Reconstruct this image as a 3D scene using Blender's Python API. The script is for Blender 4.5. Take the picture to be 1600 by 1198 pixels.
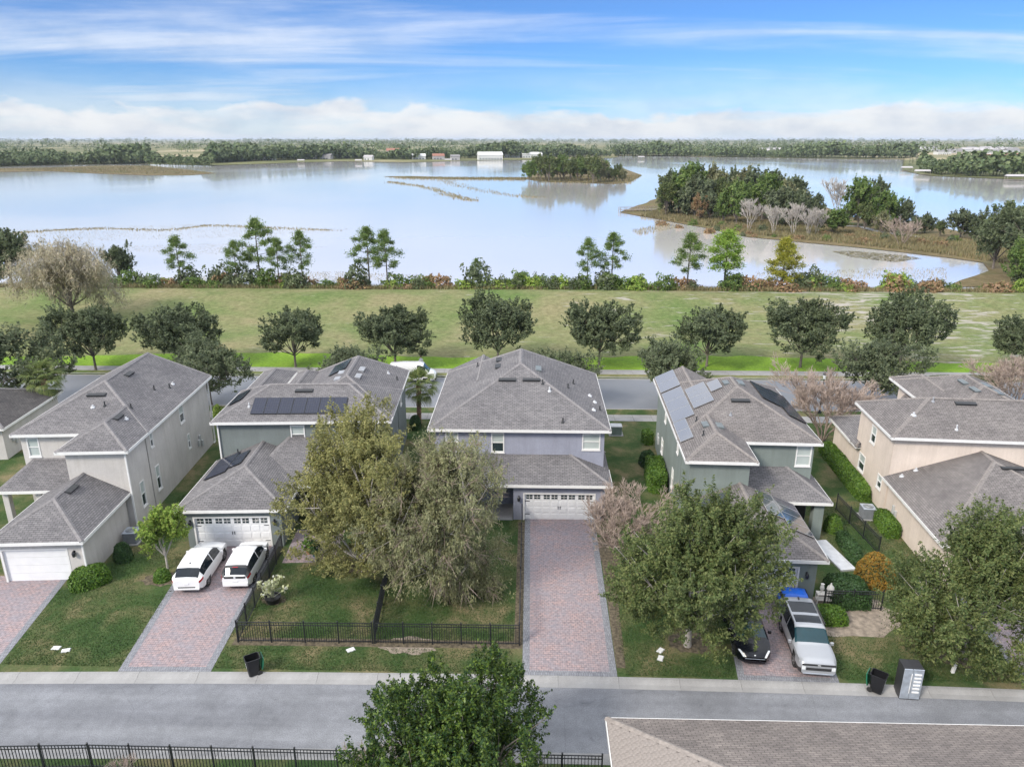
import bpy, bmesh, math, random
import numpy as np
from mathutils import Vector, Matrix
for o in list(bpy.data.objects): bpy.data.objects.remove(o)
S = bpy.context.scene
COL = S.collection
R = math.radians
# ------------------------------------------------------------------ camera
F, HC, PITCH, YAW = 1150.0, 25.4, math.atan(381/1150.0), R(1.5)
cam_d = bpy.data.cameras.new('camera'); cam = bpy.data.objects.new('camera', cam_d); COL.objects.link(cam)
cam.location = (0, 0, HC); cam.rotation_euler = (math.pi/2 - PITCH, 0, YAW)
cam_d.sensor_fit = 'HORIZONTAL'; cam_d.sensor_width = 36; cam_d.lens = F/1600*36
cam_d.clip_start = 0.5; cam_d.clip_end = 60000
S.camera = cam
S.cycles.max_bounces = 5; S.cycles.diffuse_bounces = 2; S.cycles.glossy_bounces = 3; S.cycles.transmission_bounces = 2; S.cycles.volume_bounces = 0
# ------------------------------------------------------------------ light
SUN_EL, SUN_AZ = 38, -135          # degrees; azimuth from +Y towards +X
sd = bpy.data.lights.new('sun', 'SUN'); so = bpy.data.objects.new('sun', sd); COL.objects.link(so)
sd.energy = 2.2; sd.angle = R(12); sd.color = (1.0, 0.93, 0.82)
sv = Vector((math.sin(R(SUN_AZ))*math.cos(R(SUN_EL)), math.cos(R(SUN_AZ))*math.cos(R(SUN_EL)), math.sin(R(SUN_EL))))
so.rotation_euler = sv.to_track_quat('Z', 'Y').to_euler(); so.location = (-30, -30, 60)
S.view_settings.view_transform = 'Standard'; S.view_settings.look = 'None'
S.view_settings.exposure = 0.75; S.view_settings.gamma = 1; S.view_settings.use_curve_mapping = False
W = bpy.data.worlds.new('World'); S.world = W; W.use_nodes = True
def build_world():
    nt = W.node_tree; N = nt.nodes; L = nt.links; N.clear()
    def nd(t, **k):
        n = N.new(t)
        for a, b in k.items(): setattr(n, a, b)
        return n
    def mth(op, a, b=None, c=None, clamp=False):
        n = nd('ShaderNodeMath', operation=op, use_clamp=clamp)
        for i, v in enumerate((a, b, c)):
            if v is None: continue
            if isinstance(v, (int, float)): n.inputs[i].default_value = v
            else: L.new(v, n.inputs[i])
        return n.outputs[0]
    def smooth(v, lo, hi):
        n = nd('ShaderNodeMapRange', interpolation_type='SMOOTHSTEP')
        L.new(v, n.inputs[0])
        for i, q in ((1, lo), (2, hi)):
            if isinstance(q, (int, float)): n.inputs[i].default_value = q
            else: L.new(q, n.inputs[i])
        return n.outputs[0]
    def noise(vec, scale, det=5, rough=.5, dist=0):
        n = nd('ShaderNodeTexNoise'); L.new(vec, n.inputs['Vector'])
        n.inputs['Scale'].default_value = scale; n.inputs['Detail'].default_value = det
        n.inputs['Roughness'].default_value = rough; n.inputs['Distortion'].default_value = dist
        return n.outputs['Fac']
    def comb(x, y, z):
        n = nd('ShaderNodeCombineXYZ')
        for i, v in enumerate((x, y, z)):
            if isinstance(v, (int, float)): n.inputs[i].default_value = v
            else: L.new(v, n.inputs[i])
        return n.outputs[0]
    sky = nd('ShaderNodeTexSky', sky_type='NISHITA'); sky.sun_disc = False
    sky.sun_elevation = R(SUN_EL); sky.sun_rotation = R(SUN_AZ); sky.altitude = 1500
    sky.air_density = 1.0; sky.dust_density = 0.2; sky.ozone_density = 3.0
    tc = nd('ShaderNodeTexCoord'); sep = nd('ShaderNodeSeparateXYZ'); L.new(tc.outputs['Generated'], sep.inputs[0])
    x, y, z = sep.outputs
    az = mth('ARCTAN2', x, y)
    el = mth('ARCSINE', z)
    # low cumulus bank along the horizon
    v1 = comb(az, mth('MULTIPLY', el, 2.2), 0.0)
    n_big = noise(v1, 3.2, 2, .5); n_mid = noise(v1, 14, 6, .55, .2)
    top = mth('ADD', mth('MULTIPLY', n_big, 0.050), mth('MULTIPLY', n_mid, 0.052))
    top = mth('ADD', top, -0.012)
    brk = smooth(noise(comb(az, mth('MULTIPLY', el, 5.0), 2.0), 5.5, 4, .55), 0.34, 0.56)
    bank = mth('MULTIPLY', smooth(mth('SUBTRACT', top, el), -0.005, 0.010), mth('ADD', 0.66, mth('MULTIPLY', brk, 0.34)))
    # high streaks
    den = mth('ADD', mth('MAXIMUM', z, 0.0), 0.09)
    px = mth('DIVIDE', x, den); py = mth('DIVIDE', y, den)
    v2 = comb(mth('ADD', mth('MULTIPLY', px, 0.35), mth('MULTIPLY', py, 0.18)), mth('SUBTRACT', mth('MULTIPLY', py, 1.25), mth('MULTIPLY', px, 0.1)), 3.7)
    n_st = noise(v2, 0.75, 7, .58, .35); n_cov = noise(comb(px, py, 9.1), 0.22, 2, .5)
    st = mth('ADD', n_st, mth('MULTIPLY', mth('SUBTRACT', n_cov, .5), .55))
    streak = mth('MULTIPLY', smooth(st, 0.44, 0.76), 0.58)
    low = mth('MULTIPLY', smooth(el, 0.10, 0.015), 0.55)
    n_veil = noise(comb(mth('MULTIPLY', az, 1.0), mth('MULTIPLY', el, 6.0), 5.0), 2.6, 4, .5)
    veil = mth('MULTIPLY', smooth(n_veil, 0.36, 0.62), low)
    # thicker, broken overcast overhead
    over = mth('MULTIPLY', smooth(el, 0.14, 0.32), mth('ADD', 0.50, mth('MULTIPLY', smooth(n_st, .35, .65), .40)))
    m = mth('MAXIMUM', streak, veil); m = mth('MAXIMUM', m, over)
    m = mth('MAXIMUM', m, mth('MULTIPLY', bank, 0.96), clamp=True)
    # cloud colour: white tops, slightly greyer hearts
    shade = noise(v1, 9, 5, .6)
    ccol = nd('ShaderNodeMix', data_type='RGBA'); L.new(smooth(shade, .3, .62), ccol.inputs[0])
    ccol.inputs[6].default_value = (3.7, 4.0, 4.5, 1); ccol.inputs[7].default_value = (5.2, 5.25, 5.3, 1)
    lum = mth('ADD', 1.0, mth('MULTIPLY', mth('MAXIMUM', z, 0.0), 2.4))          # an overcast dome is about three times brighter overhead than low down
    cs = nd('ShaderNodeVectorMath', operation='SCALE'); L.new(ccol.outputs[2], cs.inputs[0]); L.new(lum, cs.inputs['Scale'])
    tint = nd('ShaderNodeMix', data_type='RGBA', blend_type='MULTIPLY'); tint.inputs[0].default_value = 1
    L.new(sky.outputs[0], tint.inputs[6]); tint.inputs[7].default_value = (0.34, 0.53, 0.80, 1)
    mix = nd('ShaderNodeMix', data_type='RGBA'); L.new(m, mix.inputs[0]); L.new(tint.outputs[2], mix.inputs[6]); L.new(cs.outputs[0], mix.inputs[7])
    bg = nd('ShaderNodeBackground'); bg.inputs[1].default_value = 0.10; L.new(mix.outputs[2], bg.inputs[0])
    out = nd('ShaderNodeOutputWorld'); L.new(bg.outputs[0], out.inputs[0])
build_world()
rng = random.Random(7)
NR = np.random.default_rng(11)
# ------------------------------------------------------------------ survey: where a sight line meets a level plane
_fw = Vector((-math.sin(YAW)*math.cos(PITCH), math.cos(YAW)*math.cos(PITCH), -math.sin(PITCH)))
_rt = Vector((math.cos(YAW), math.sin(YAW), 0)); _up = _rt.cross(_fw)
def G(px, py, z=0.0):
    d = _fw + _rt*((px-800)/F) - _up*((py-599)/F); t = (z-HC)/d.z
    return (d.x*t, d.y*t)
def hz(px, py, Y):
    d = _fw + _rt*((px-800)/F) - _up*((py-599)/F); t = Y/d.y
    return HC + d.z*t
# ------------------------------------------------------------------ materials
MATS = {}
def _m(name):
    m = bpy.data.materials.new(name); m.use_nodes = True; nt = m.node_tree
    b = nt.nodes['Principled BSDF']; MATS[name] = m
    return m, nt, b
def _noise(nt, scale, det=4, rough=.55, coord='Object', vec=None, dist=0):
    n = nt.nodes.new('ShaderNodeTexNoise'); n.inputs['Scale'].default_value = scale
    n.inputs['Detail'].default_value = det; n.inputs['Roughness'].default_value = rough; n.inputs['Distortion'].default_value = dist
    if vec is None:
        t = nt.nodes.new('ShaderNodeTexCoord'); vec = t.outputs[coord]
    nt.links.new(vec, n.inputs['Vector']); return n.outputs['Fac']
def _ramp(nt, fac, stops):
    r = nt.nodes.new('ShaderNodeValToRGB'); nt.links.new(fac, r.inputs[0]); e = r.color_ramp.elements
    while len(e) < len(stops): e.new(.5)
    for i, (p, c) in enumerate(stops): e[i].position = p; e[i].color = (*c, 1)
    return r.outputs[0]
def _mixc(nt, fac, a, b, mode='MIX'):
    n = nt.nodes.new('ShaderNodeMix'); n.data_type = 'RGBA'; n.blend_type = mode
    for i, v in ((0, fac), (6, a), (7, b)):
        if isinstance(v, (int, float)): n.inputs[i].default_value = v
        elif isinstance(v, tuple): n.inputs[i].default_value = (*v, 1)
        else: nt.links.new(v, n.inputs[i])
    return n.outputs[2]
def _bump(nt, b, h, strength, dist=.02):
    n = nt.nodes.new('ShaderNodeBump'); n.inputs['Strength'].default_value = strength; n.inputs['Distance'].default_value = dist
    nt.links.new(h, n.inputs['Height']); nt.links.new(n.outputs[0], b.inputs['Normal'])
def pm(name, col, rough=.6, metal=0, var=.12, vs=2.5, bump=0, bs=60, spec=.5, det=5, coat=0):
    m, nt, b = _m(name)
    f = _noise(nt, vs, det)
    lo = tuple(max(0, c*(1-var*1.6)) for c in col); hi = tuple(c*(1+var*1.6) for c in col)
    nt.links.new(_ramp(nt, f, [(.25, lo), (.75, hi)]), b.inputs['Base Color'])
    b.inputs['Roughness'].default_value = rough; b.inputs['Metallic'].default_value = metal
    b.inputs['Specular IOR Level'].default_value = spec; b.inputs['Coat Weight'].default_value = coat
    if bump: _bump(nt, b, _noise(nt, bs, 3), bump)
    return m
LB = 1.75
def leafmat(name, cols, trans=.34, rough=.55):
    m, nt, b = _m(name)
    g = nt.nodes.new('ShaderNodeNewGeometry')
    cols = [tuple(min(.6, v*LB) for v in q) for q in cols]
    n = len(cols); c = _ramp(nt, g.outputs['Random Per Island'], [(i/(n-1), cols[i]) for i in range(n)])
    f = _noise(nt, .55, 3)
    c = _mixc(nt, 1.0, c, _ramp(nt, f, [(.3, (.72, .74, .72)), (.7, (1.25, 1.22, 1.1))]), 'MULTIPLY')
    nt.links.new(c, b.inputs['Base Color']); b.inputs['Roughness'].default_value = rough
    b.inputs['Specular IOR Level'].default_value = .25
    t = nt.nodes.new('ShaderNodeBsdfTranslucent'); nt.links.new(c, t.inputs[0])
    mx = nt.nodes.new('ShaderNodeMixShader'); mx.inputs[0].default_value = trans
    nt.links.new(b.outputs[0], mx.inputs[1]); nt.links.new(t.outputs[0], mx.inputs[2])
    nt.links.new(mx.outputs[0], nt.nodes['Material Output'].inputs[0]); return m
def shingle(name, c1, c2, cm):
    m, nt, b = _m(name)
    uv = nt.nodes.new('ShaderNodeUVMap')
    br = nt.nodes.new('ShaderNodeTexBrick'); nt.links.new(uv.outputs[0], br.inputs['Vector'])
    for k, v in (('Scale', 1), ('Mortar Size', .016), ('Mortar Smooth', .3), ('Brick Width', .32), ('Row Height', .145), ('Bias', .0)): br.inputs[k].default_value = v
    br.inputs['Color1'].default_value = (*c1, 1); br.inputs['Color2'].default_value = (*c2, 1); br.inputs['Mortar'].default_value = (*cm, 1)
    br.offset = .5
    g = _noise(nt, 45, 2, coord='Object'); p = _noise(nt, .45, 5, .6); q = _noise(nt, 3.2, 4, .6)
    c = _mixc(nt, 1, br.outputs[0], _ramp(nt, p, [(.28, (.80, .79, .80)), (.72, (1.16, 1.14, 1.12))]), 'MULTIPLY')
    c = _mixc(nt, 1, c, _ramp(nt, q, [(.3, (.86, .86, .86)), (.7, (1.13, 1.13, 1.13))]), 'MULTIPLY')
    c = _mixc(nt, 1, c, _ramp(nt, g, [(.3, (.8, .8, .8)), (.7, (1.2, 1.2, 1.2))]), 'MULTIPLY')
    nt.links.new(c, b.inputs['Base Color']); b.inputs['Roughness'].default_value = .9; b.inputs['Specular IOR Level'].default_value = .2
    _bump(nt, b, br.outputs['Fac'], -.6, .02)
    return m
def paver(name, cols, cm, bw=.24, rh=.16):
    m, nt, b = _m(name)
    t = nt.nodes.new('ShaderNodeTexCoord')
    br = nt.nodes.new('ShaderNodeTexBrick'); nt.links.new(t.outputs['Object'], br.inputs['Vector'])
    for k, v in (('Scale', 1), ('Mortar Size', .012), ('Mortar Smooth', .2), ('Brick Width', bw), ('Row Height', rh), ('Bias', -.1)): br.inputs[k].default_value = v
    br.inputs['Color1'].default_value = (*cols[0], 1); br.inputs['Color2'].default_value = (*cols[1], 1); br.inputs['Mortar'].default_value = (*cm, 1)
    p = _noise(nt, .8, 5, .65); q = _noise(nt, 5.5, 3, .6)
    c = _mixc(nt, _ramp(nt, p, [(.36, (0, 0, 0)), (.66, (.75, .75, .75))]), br.outputs[0], cols[2])
    c = _mixc(nt, 1, c, _ramp(nt, q, [(.3, (.74, .74, .76)), (.7, (1.22, 1.2, 1.18))]), 'MULTIPLY')
    nt.links.new(c, b.inputs['Base Color']); b.inputs['Roughness'].default_value = .85; b.inputs['Specular IOR Level'].default_value = .3
    _bump(nt, b, br.outputs['Fac'], -.5, .012)
    return m
def grassmat(name, stops, s1=.35, s2=9, patch=None):
    m, nt, b = _m(name)
    t = nt.nodes.new('ShaderNodeTexCoord'); v = t.outputs['Object']
    a = _noise(nt, s1, 6, .62, vec=v, dist=.3); f = _noise(nt, s2, 5, .7, vec=v); d = _noise(nt, 42, 3, .7, vec=v)
    c = _ramp(nt, a, stops)
    c = _mixc(nt, 1, c, _ramp(nt, f, [(.3, (.66, .68, .62)), (.7, (1.32, 1.28, 1.3))]), 'MULTIPLY')
    c = _mixc(nt, 1, c, _ramp(nt, d, [(.3, (.6, .62, .6)), (.72, (1.4, 1.36, 1.4))]), 'MULTIPLY')
    if patch:
        mp = nt.nodes.new('ShaderNodeMapping'); nt.links.new(v, mp.inputs[0]); mp.inputs['Scale'].default_value = patch[3]
        pn = _noise(nt, patch[0], 8, .68, vec=mp.outputs[0], dist=.4)
        big = _noise(nt, .028, 2, .5, vec=v)
        nn = nt.nodes.new('ShaderNodeMath'); nn.operation = 'MULTIPLY_ADD'; nt.links.new(big, nn.inputs[0]); nn.inputs[1].default_value = .35; nt.links.new(pn, nn.inputs[2])
        sx = nt.nodes.new('ShaderNodeSeparateXYZ'); nt.links.new(v, sx.inputs[0])      # the sandy ground lies towards the right
        n3 = nt.nodes.new('ShaderNodeMath'); n3.operation = 'MULTIPLY_ADD'; nt.links.new(sx.outputs[0], n3.inputs[0]); n3.inputs[1].default_value = patch[4]; nt.links.new(nn.outputs[0], n3.inputs[2]); nn = n3
        c = _mixc(nt, _ramp(nt, nn.outputs[0], [(patch[1], (0, 0, 0)), (patch[1]+.09, (1, 1, 1))]), c, patch[2])
    nt.links.new(c, b.inputs['Base Color']); b.inputs['Roughness'].default_value = .9; b.inputs['Specular IOR Level'].default_value = .1
    _bump(nt, b, f, .6, .06)
    return m
shingle('shingle_grey', (.205, .198, .202), (.152, .148, .153), (.078, .076, .078))
shingle('shingle_brown', (.218, .202, .195), (.162, .150, .146), (.082, .077, .075))
shingle('shingle_dark', (.115, .108, .105), (.082, .078, .078), (.05, .05, .05))
shingle('shingle_tan', (.255, .225, .205), (.19, .17, .157), (.10, .09, .085))
pm('cap_grey', (.205, .193, .193), .9, var=.2, vs=6, bump=.4, bs=30)
pm('cap_brown', (.215, .193, .18), .9, var=.2, vs=6, bump=.4, bs=30)
pm('cap_tan', (.26, .228, .205), .9, var=.2, vs=6, bump=.4, bs=30)
def stucco(name, col):
    m, nt, b = _m(name); t = nt.nodes.new('ShaderNodeTexCoord'); mp = nt.nodes.new('ShaderNodeMapping'); nt.links.new(t.outputs['Object'], mp.inputs[0]); mp.inputs['Scale'].default_value = (1, 1, .10)
    a = _noise(nt, .6, 5); s_ = _noise(nt, 3.5, 5, .65, vec=mp.outputs[0]); f = _noise(nt, 14, 4, .6)
    c = _mixc(nt, 1, _ramp(nt, a, [(.3, tuple(v*.90 for v in col)), (.7, tuple(v*1.08 for v in col))]), _ramp(nt, s_, [(.30, (.91, .905, .89)), (.55, (1.01, 1.01, 1.01))]), 'MULTIPLY')
    c = _mixc(nt, 1, c, _ramp(nt, f, [(.3, (.94, .94, .94)), (.7, (1.05, 1.05, 1.05))]), 'MULTIPLY')
    nt.links.new(c, b.inputs['Base Color']); b.inputs['Roughness'].default_value = .85; b.inputs['Specular IOR Level'].default_value = .2; _bump(nt, b, _noise(nt, 35, 3), .3)
stucco('stucco_beige', (.58, .55, .52))
stucco('stucco_green', (.19, .215, .21))
stucco('stucco_lavender', (.32, .333, .405))
stucco('stucco_sage', (.215, .25, .235))
stucco('stucco_cream', (.72, .62, .54))
pm('white_trim', (.78, .77, .75), .55, var=.04, vs=4)
pm('white_door', (.80, .80, .80), .5, var=.03, vs=2)
pm('grey_trim', (.30, .31, .33), .6)
pm('dark_vent', (.035, .037, .04), .6)
pm('grey_vent', (.13, .15, .155), .45)
pm('pale_pvc', (.55, .56, .58), .5)
pm('window_glass', (.03, .045, .05), .06, var=.2, spec=.8)
pm('window_blind', (.45, .50, .48), .35, var=.06, vs=1)
pm('black_metal', (.018, .02, .024), .42, var=.2)
pm('interior_dark', (.03, .028, .027), .9)
for sname, sior, scoat in (('solar_cell', 1.45, 0.0), ('solar_cell_glossy', 2.9, 1.0)):
  m, nt, b = _m(sname)
  uv = nt.nodes.new('ShaderNodeUVMap'); br = nt.nodes.new('ShaderNodeTexBrick'); nt.links.new(uv.outputs[0], br.inputs[0]); br.offset = 0
  for k, v in (('Scale', 1), ('Mortar Size', .006), ('Brick Width', .166), ('Row Height', .166), ('Mortar Smooth', 0)): br.inputs[k].default_value = v
  br.inputs['Color1'].default_value = (.012, .016, .034, 1); br.inputs['Color2'].default_value = (.014, .018, .04, 1); br.inputs['Mortar'].default_value = (.05, .055, .075, 1)
  nt.links.new(br.outputs[0], b.inputs['Base Color']); b.inputs['Roughness'].default_value = .12; b.inputs['IOR'].default_value = sior; b.inputs['Coat Weight'].default_value = scoat; b.inputs['Coat IOR'].default_value = 1.7; b.inputs['Coat Roughness'].default_value = .05
pm('panel_rim', (.04, .042, .048), .4, metal=.4)
pm('panel_rim_silver', (.5, .5, .5), .4, metal=.6)
m, nt, b = _m('asphalt')
a = _noise(nt, .35, 6, .65, dist=.3); f = _noise(nt, 21, 3, .8); d = _noise(nt, 2.6, 4, .6)
tq = nt.nodes.new('ShaderNodeTexCoord'); mq = nt.nodes.new('ShaderNodeMapping'); nt.links.new(tq.outputs['Object'], mq.inputs[0]); mq.inputs['Scale'].default_value = (.06, .9, 1); tracks = _noise(nt, 1.0, 3, .5, vec=mq.outputs[0], dist=.2)
vo = nt.nodes.new('ShaderNodeTexVoronoi'); vo.feature = 'DISTANCE_TO_EDGE'; vo.inputs['Scale'].default_value = .16; mw = nt.nodes.new('ShaderNodeMix'); mw.data_type = 'VECTOR'; mw.inputs[0].default_value = .12
wn = nt.nodes.new('ShaderNodeTexNoise'); wn.inputs['Scale'].default_value = 1.2; nt.links.new(tq.outputs['Object'], wn.inputs['Vector']); nt.links.new(tq.outputs['Object'], mw.inputs[4]); nt.links.new(wn.outputs['Color'], mw.inputs[5]); nt.links.new(mw.outputs[1], vo.inputs['Vector'])
stain = _noise(nt, .9, 6, .7, dist=.6)
c = _ramp(nt, a, [(.28, (.15, .155, .168)), (.72, (.225, .232, .252))])
c = _mixc(nt, 1, c, _ramp(nt, f, [(.3, (.6, .6, .6)), (.7, (1.4, 1.4, 1.4))]), 'MULTIPLY')
c = _mixc(nt, 1, c, _ramp(nt, d, [(.3, (.9, .9, .9)), (.7, (1.09, 1.09, 1.09))]), 'MULTIPLY')
c = _mixc(nt, 1, c, _ramp(nt, tracks, [(.35, (.82, .82, .83)), (.62, (1.10, 1.10, 1.09))]), 'MULTIPLY')
c = _mixc(nt, 1, c, _ramp(nt, stain, [(.60, (1, 1, 1)), (.74, (.68, .68, .69))]), 'MULTIPLY')
c = _mixc(nt, 1, c, _ramp(nt, vo.outputs['Distance'], [(.0, (.86, .86, .86)), (.004, (1, 1, 1))]), 'MULTIPLY')
nt.links.new(c, b.inputs['Base Color']); b.inputs['Roughness'].default_value = .85; _bump(nt, b, f, .4, .01)
m, nt, b = _m('asphalt_smooth')
a = _noise(nt, .15, 5, .6); nt.links.new(_ramp(nt, a, [(.3, (.15, .16, .18)), (.7, (.19, .20, .22))]), b.inputs['Base Color']); b.inputs['Roughness'].default_value = .55
m, nt, b = _m('concrete')
a = _noise(nt, .7, 6, .65); f = _noise(nt, 30, 3, .7); s = _noise(nt, 2.3, 7, .7, dist=.5)
c = _ramp(nt, a, [(.3, (.24, .235, .23)), (.7, (.34, .335, .33))])
c = _mixc(nt, _ramp(nt, s, [(.60, (0, 0, 0)), (.70, (.6, .6, .6))]), c, (.17, .165, .155))
c = _mixc(nt, 1, c, _ramp(nt, f, [(.3, (.87, .87, .87)), (.7, (1.12, 1.12, 1.12))]), 'MULTIPLY')
nt.links.new(c, b.inputs['Base Color']); b.inputs['Roughness'].default_value = .85; _bump(nt, b, f, .3, .01)
paver('paver_pink', ((.385, .275, .262), (.29, .245, .255), (.25, .238, .265)), (.13, .122, .127))
paver('paver_border', ((.25, .258, .283), (.20, .208, .23), (.21, .218, .235)), (.12, .12, .128), .12, .24)
grassmat('lawn', [(.30, (.034, .068, .022)), (.44, (.052, .090, .030)), (.54, (.095, .112, .048)), (.66, (.185, .16, .088))], .38)
grassmat('verge_green', [(.28, (.13, .20, .035)), (.45, (.15, .265, .03)), (.7, (.21, .335, .04))], .22, 3)
grassmat('meadow_grass', [(.30, (.10, .16, .045)), (.47, (.16, .185, .078)), (.64, (.22, .205, .11))], .07, 1.3, (.8, .775, (.34, .315, .275), (.30, 1.0, 1), .0013))
grassmat('marsh_ground', [(.3, (.10, .09, .045)), (.5, (.165, .13, .07)), (.68, (.10, .12, .045))], .05, .8)
grassmat('far_ground', [(.32, (.08, .10, .045)), (.50, (.15, .155, .07)), (.62, (.36, .31, .20))], .0022, .02)
pm('mulch', (.105, .085, .055), .95, var=.55, vs=5, bump=.8, bs=25)
pm('sand_soil', (.26, .215, .17), .95, var=.35, vs=3, bump=.5, bs=20)
pm('bark', (.16, .135, .115), .9, var=.3, vs=5, bump=.6, bs=18)
pm('bark_pale', (.42, .385, .35), .9, var=.25, vs=5, bump=.4, bs=18)
pm('bark_tan', (.34, .26, .22), .85, var=.25, vs=4)
pm('twig_pink', (.36, .285, .24), .9, var=.25, vs=4)
pm('bark_palm', (.25, .15, .10), .95, var=.45, vs=4, bump=.8, bs=9)
leafmat('leaf_olive', [(.10, .108, .042), (.15, .15, .06), (.22, .205, .09), (.12, .128, .05)])
leafmat('leaf_greygreen', [(.095, .105, .055), (.14, .145, .08), (.20, .195, .12), (.115, .125, .06)])
leafmat('leaf_oakyard', [(.042, .066, .024), (.070, .096, .034), (.125, .138, .056), (.056, .080, .028)])
leafmat('leaf_oakdark', [(.050, .067, .036), (.072, .092, .050), (.108, .125, .072), (.060, .078, .042)])
leafmat('leaf_oakgrey', [(.055, .072, .040), (.08, .10, .058), (.12, .135, .08), (.065, .085, .048)])
leafmat('leaf_magnolia', [(.010, .026, .008), (.018, .040, .011), (.075, .11, .018), (.014, .032, .009)], .15, .38)
leafmat('leaf_pine', [(.045, .085, .022), (.075, .12, .032), (.13, .165, .05), (.06, .10, .028)])
leafmat('leaf_pinebright', [(.085, .15, .025), (.12, .20, .03), (.18, .235, .045), (.10, .17, .028)])
leafmat('leaf_cypress', [(.15, .155, .022), (.21, .20, .03), (.12, .14, .022), (.25, .22, .04)])
leafmat('leaf_hedge', [(.024, .058, .010), (.045, .092, .014), (.085, .14, .022), (.034, .07, .012)], .15, .45)
leafmat('leaf_darkhedge', [(.014, .034, .012), (.022, .048, .016), (.035, .066, .022)], .12, .5)
leafmat('leaf_orange', [(.17, .095, .018), (.23, .125, .022), (.15, .11, .025), (.10, .09, .025)])
leafmat('leaf_willow', [(.21, .18, .135), (.27, .235, .18), (.17, .165, .11), (.31, .275, .215)])
leafmat('leaf_dry', [(.20, .12, .08), (.26, .17, .11), (.15, .11, .06), (.12, .12, .05)])
leafmat('leaf_palm', [(.06, .09, .03), (.10, .13, .045), (.15, .165, .07)])
pm('core_dark', (.035, .045, .018), .95, var=.4, vs=8)
leafmat('leaf_fresh', [(.10, .17, .03), (.15, .22, .04), (.22, .26, .07), (.08, .14, .025)])
leafmat('leaf_whitish', [(.40, .45, .26), (.32, .40, .18), (.5, .52, .36)])
leafmat('leaf_far', [(.040, .060, .026), (.055, .08, .034), (.085, .105, .048), (.065, .085, .04)], .1)
leafmat('reed', [(.135, .11, .065), (.105, .095, .05), (.17, .14, .085), (.085, .09, .04)], .1)
leafmat('blade', [(.019, .042, .013), (.031, .060, .019), (.066, .080, .032), (.024, .050, .015)], .2)
pm('car_white', (.80, .80, .80), .25, var=.01, coat=.6)
pm('car_silver', (.40, .415, .44), .28, metal=.35, var=.01, coat=.6)
pm('car_black', (.006, .007, .011), .22, var=.05, coat=.15, spec=.35)
pm('car_glass', (.010, .015, .020), .06, spec=.4, var=.1)
pm('car_glass_teal', (.012, .045, .058), .06, spec=.45, var=.1)
pm('cladding', (.03, .03, .032), .5)
pm('tyre', (.02, .02, .02), .8)
pm('alloy', (.42, .42, .43), .3, metal=.8)
pm('tail_red', (.42, .012, .02), .2, coat=.5)
pm('lamp_clear', (.75, .78, .8), .12, coat=.5)
pm('bin_black', (.010, .010, .012), .38, var=.2)
pm('bin_green', (.012, .14, .075), .45)
pm('print_white', (.75, .75, .75), .6)
pm('fridge_black', (.035, .035, .04), .45)
pm('fridge_steel', (.48, .53, .60), .28, metal=.45, var=.18, vs=3)
pm('tarp_blue', (.015, .13, .62), .4, bump=.5, bs=7)
pm('terracotta', (.36, .16, .09), .8)
pm('pot_blue', (.03, .10, .14), .35)
pm('pot_black', (.015, .015, .016), .5)
pm('statue_white', (.72, .70, .66), .7)
pm('ac_metal', (.17, .19, .215), .45, metal=.3)
pm('ac_top', (.42, .46, .52), .4, metal=.3)
pm('utility_green', (.20, .25, .22), .6)
pm('utility_grey', (.45, .46, .46), .5)
pm('deck_wood', (.27, .235, .21), .85, var=.3, vs=2)
pm('skin', (.35, .22, .16), .6); pm('cloth_white', (.75, .75, .75), .8); pm('cloth_dark', (.05, .055, .07), .8); pm('hair_dark', (.02, .016, .014), .7)
for i, c in enumerate(((.62, .62, .60), (.42, .40, .40), (.30, .14, .10), (.22, .21, .21))): pm('far_paint%d' % i, c, .8)
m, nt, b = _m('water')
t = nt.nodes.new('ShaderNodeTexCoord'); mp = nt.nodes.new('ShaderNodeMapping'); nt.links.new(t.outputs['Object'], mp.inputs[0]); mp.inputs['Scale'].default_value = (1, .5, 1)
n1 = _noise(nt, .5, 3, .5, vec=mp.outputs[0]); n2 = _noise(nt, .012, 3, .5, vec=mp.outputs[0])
b.inputs['Base Color'].default_value = (.66, .64, .62, 1); b.inputs['Roughness'].default_value = .12; b.inputs['IOR'].default_value = 1.33  # pale base carries the brightness of white cloud mirrored in the lake
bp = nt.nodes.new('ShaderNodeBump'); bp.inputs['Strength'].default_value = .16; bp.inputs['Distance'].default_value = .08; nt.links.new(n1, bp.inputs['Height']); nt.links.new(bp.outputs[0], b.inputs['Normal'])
gl = nt.nodes.new('ShaderNodeBsdfGlossy'); rr_ = nt.nodes.new('ShaderNodeMapRange'); nt.links.new(n2, rr_.inputs[0]); rr_.inputs[1].default_value = .38; rr_.inputs[2].default_value = .62; rr_.inputs[3].default_value = .015; rr_.inputs[4].default_value = .13; nt.links.new(rr_.outputs[0], gl.inputs['Roughness']); nt.links.new(bp.outputs[0], gl.inputs['Normal']); gl.inputs[0].default_value = (1.0, .95, .90, 1)  # warm tint puts the cream cloud reflection into the gloss colour
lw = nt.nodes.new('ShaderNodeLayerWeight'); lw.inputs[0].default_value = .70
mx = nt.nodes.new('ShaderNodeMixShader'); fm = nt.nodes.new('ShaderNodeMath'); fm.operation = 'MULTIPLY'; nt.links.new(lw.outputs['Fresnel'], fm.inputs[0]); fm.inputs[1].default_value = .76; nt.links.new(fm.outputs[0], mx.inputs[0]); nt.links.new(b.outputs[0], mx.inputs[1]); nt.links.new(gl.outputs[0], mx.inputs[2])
nt.links.new(mx.outputs[0], nt.nodes['Material Output'].inputs[0])
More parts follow.
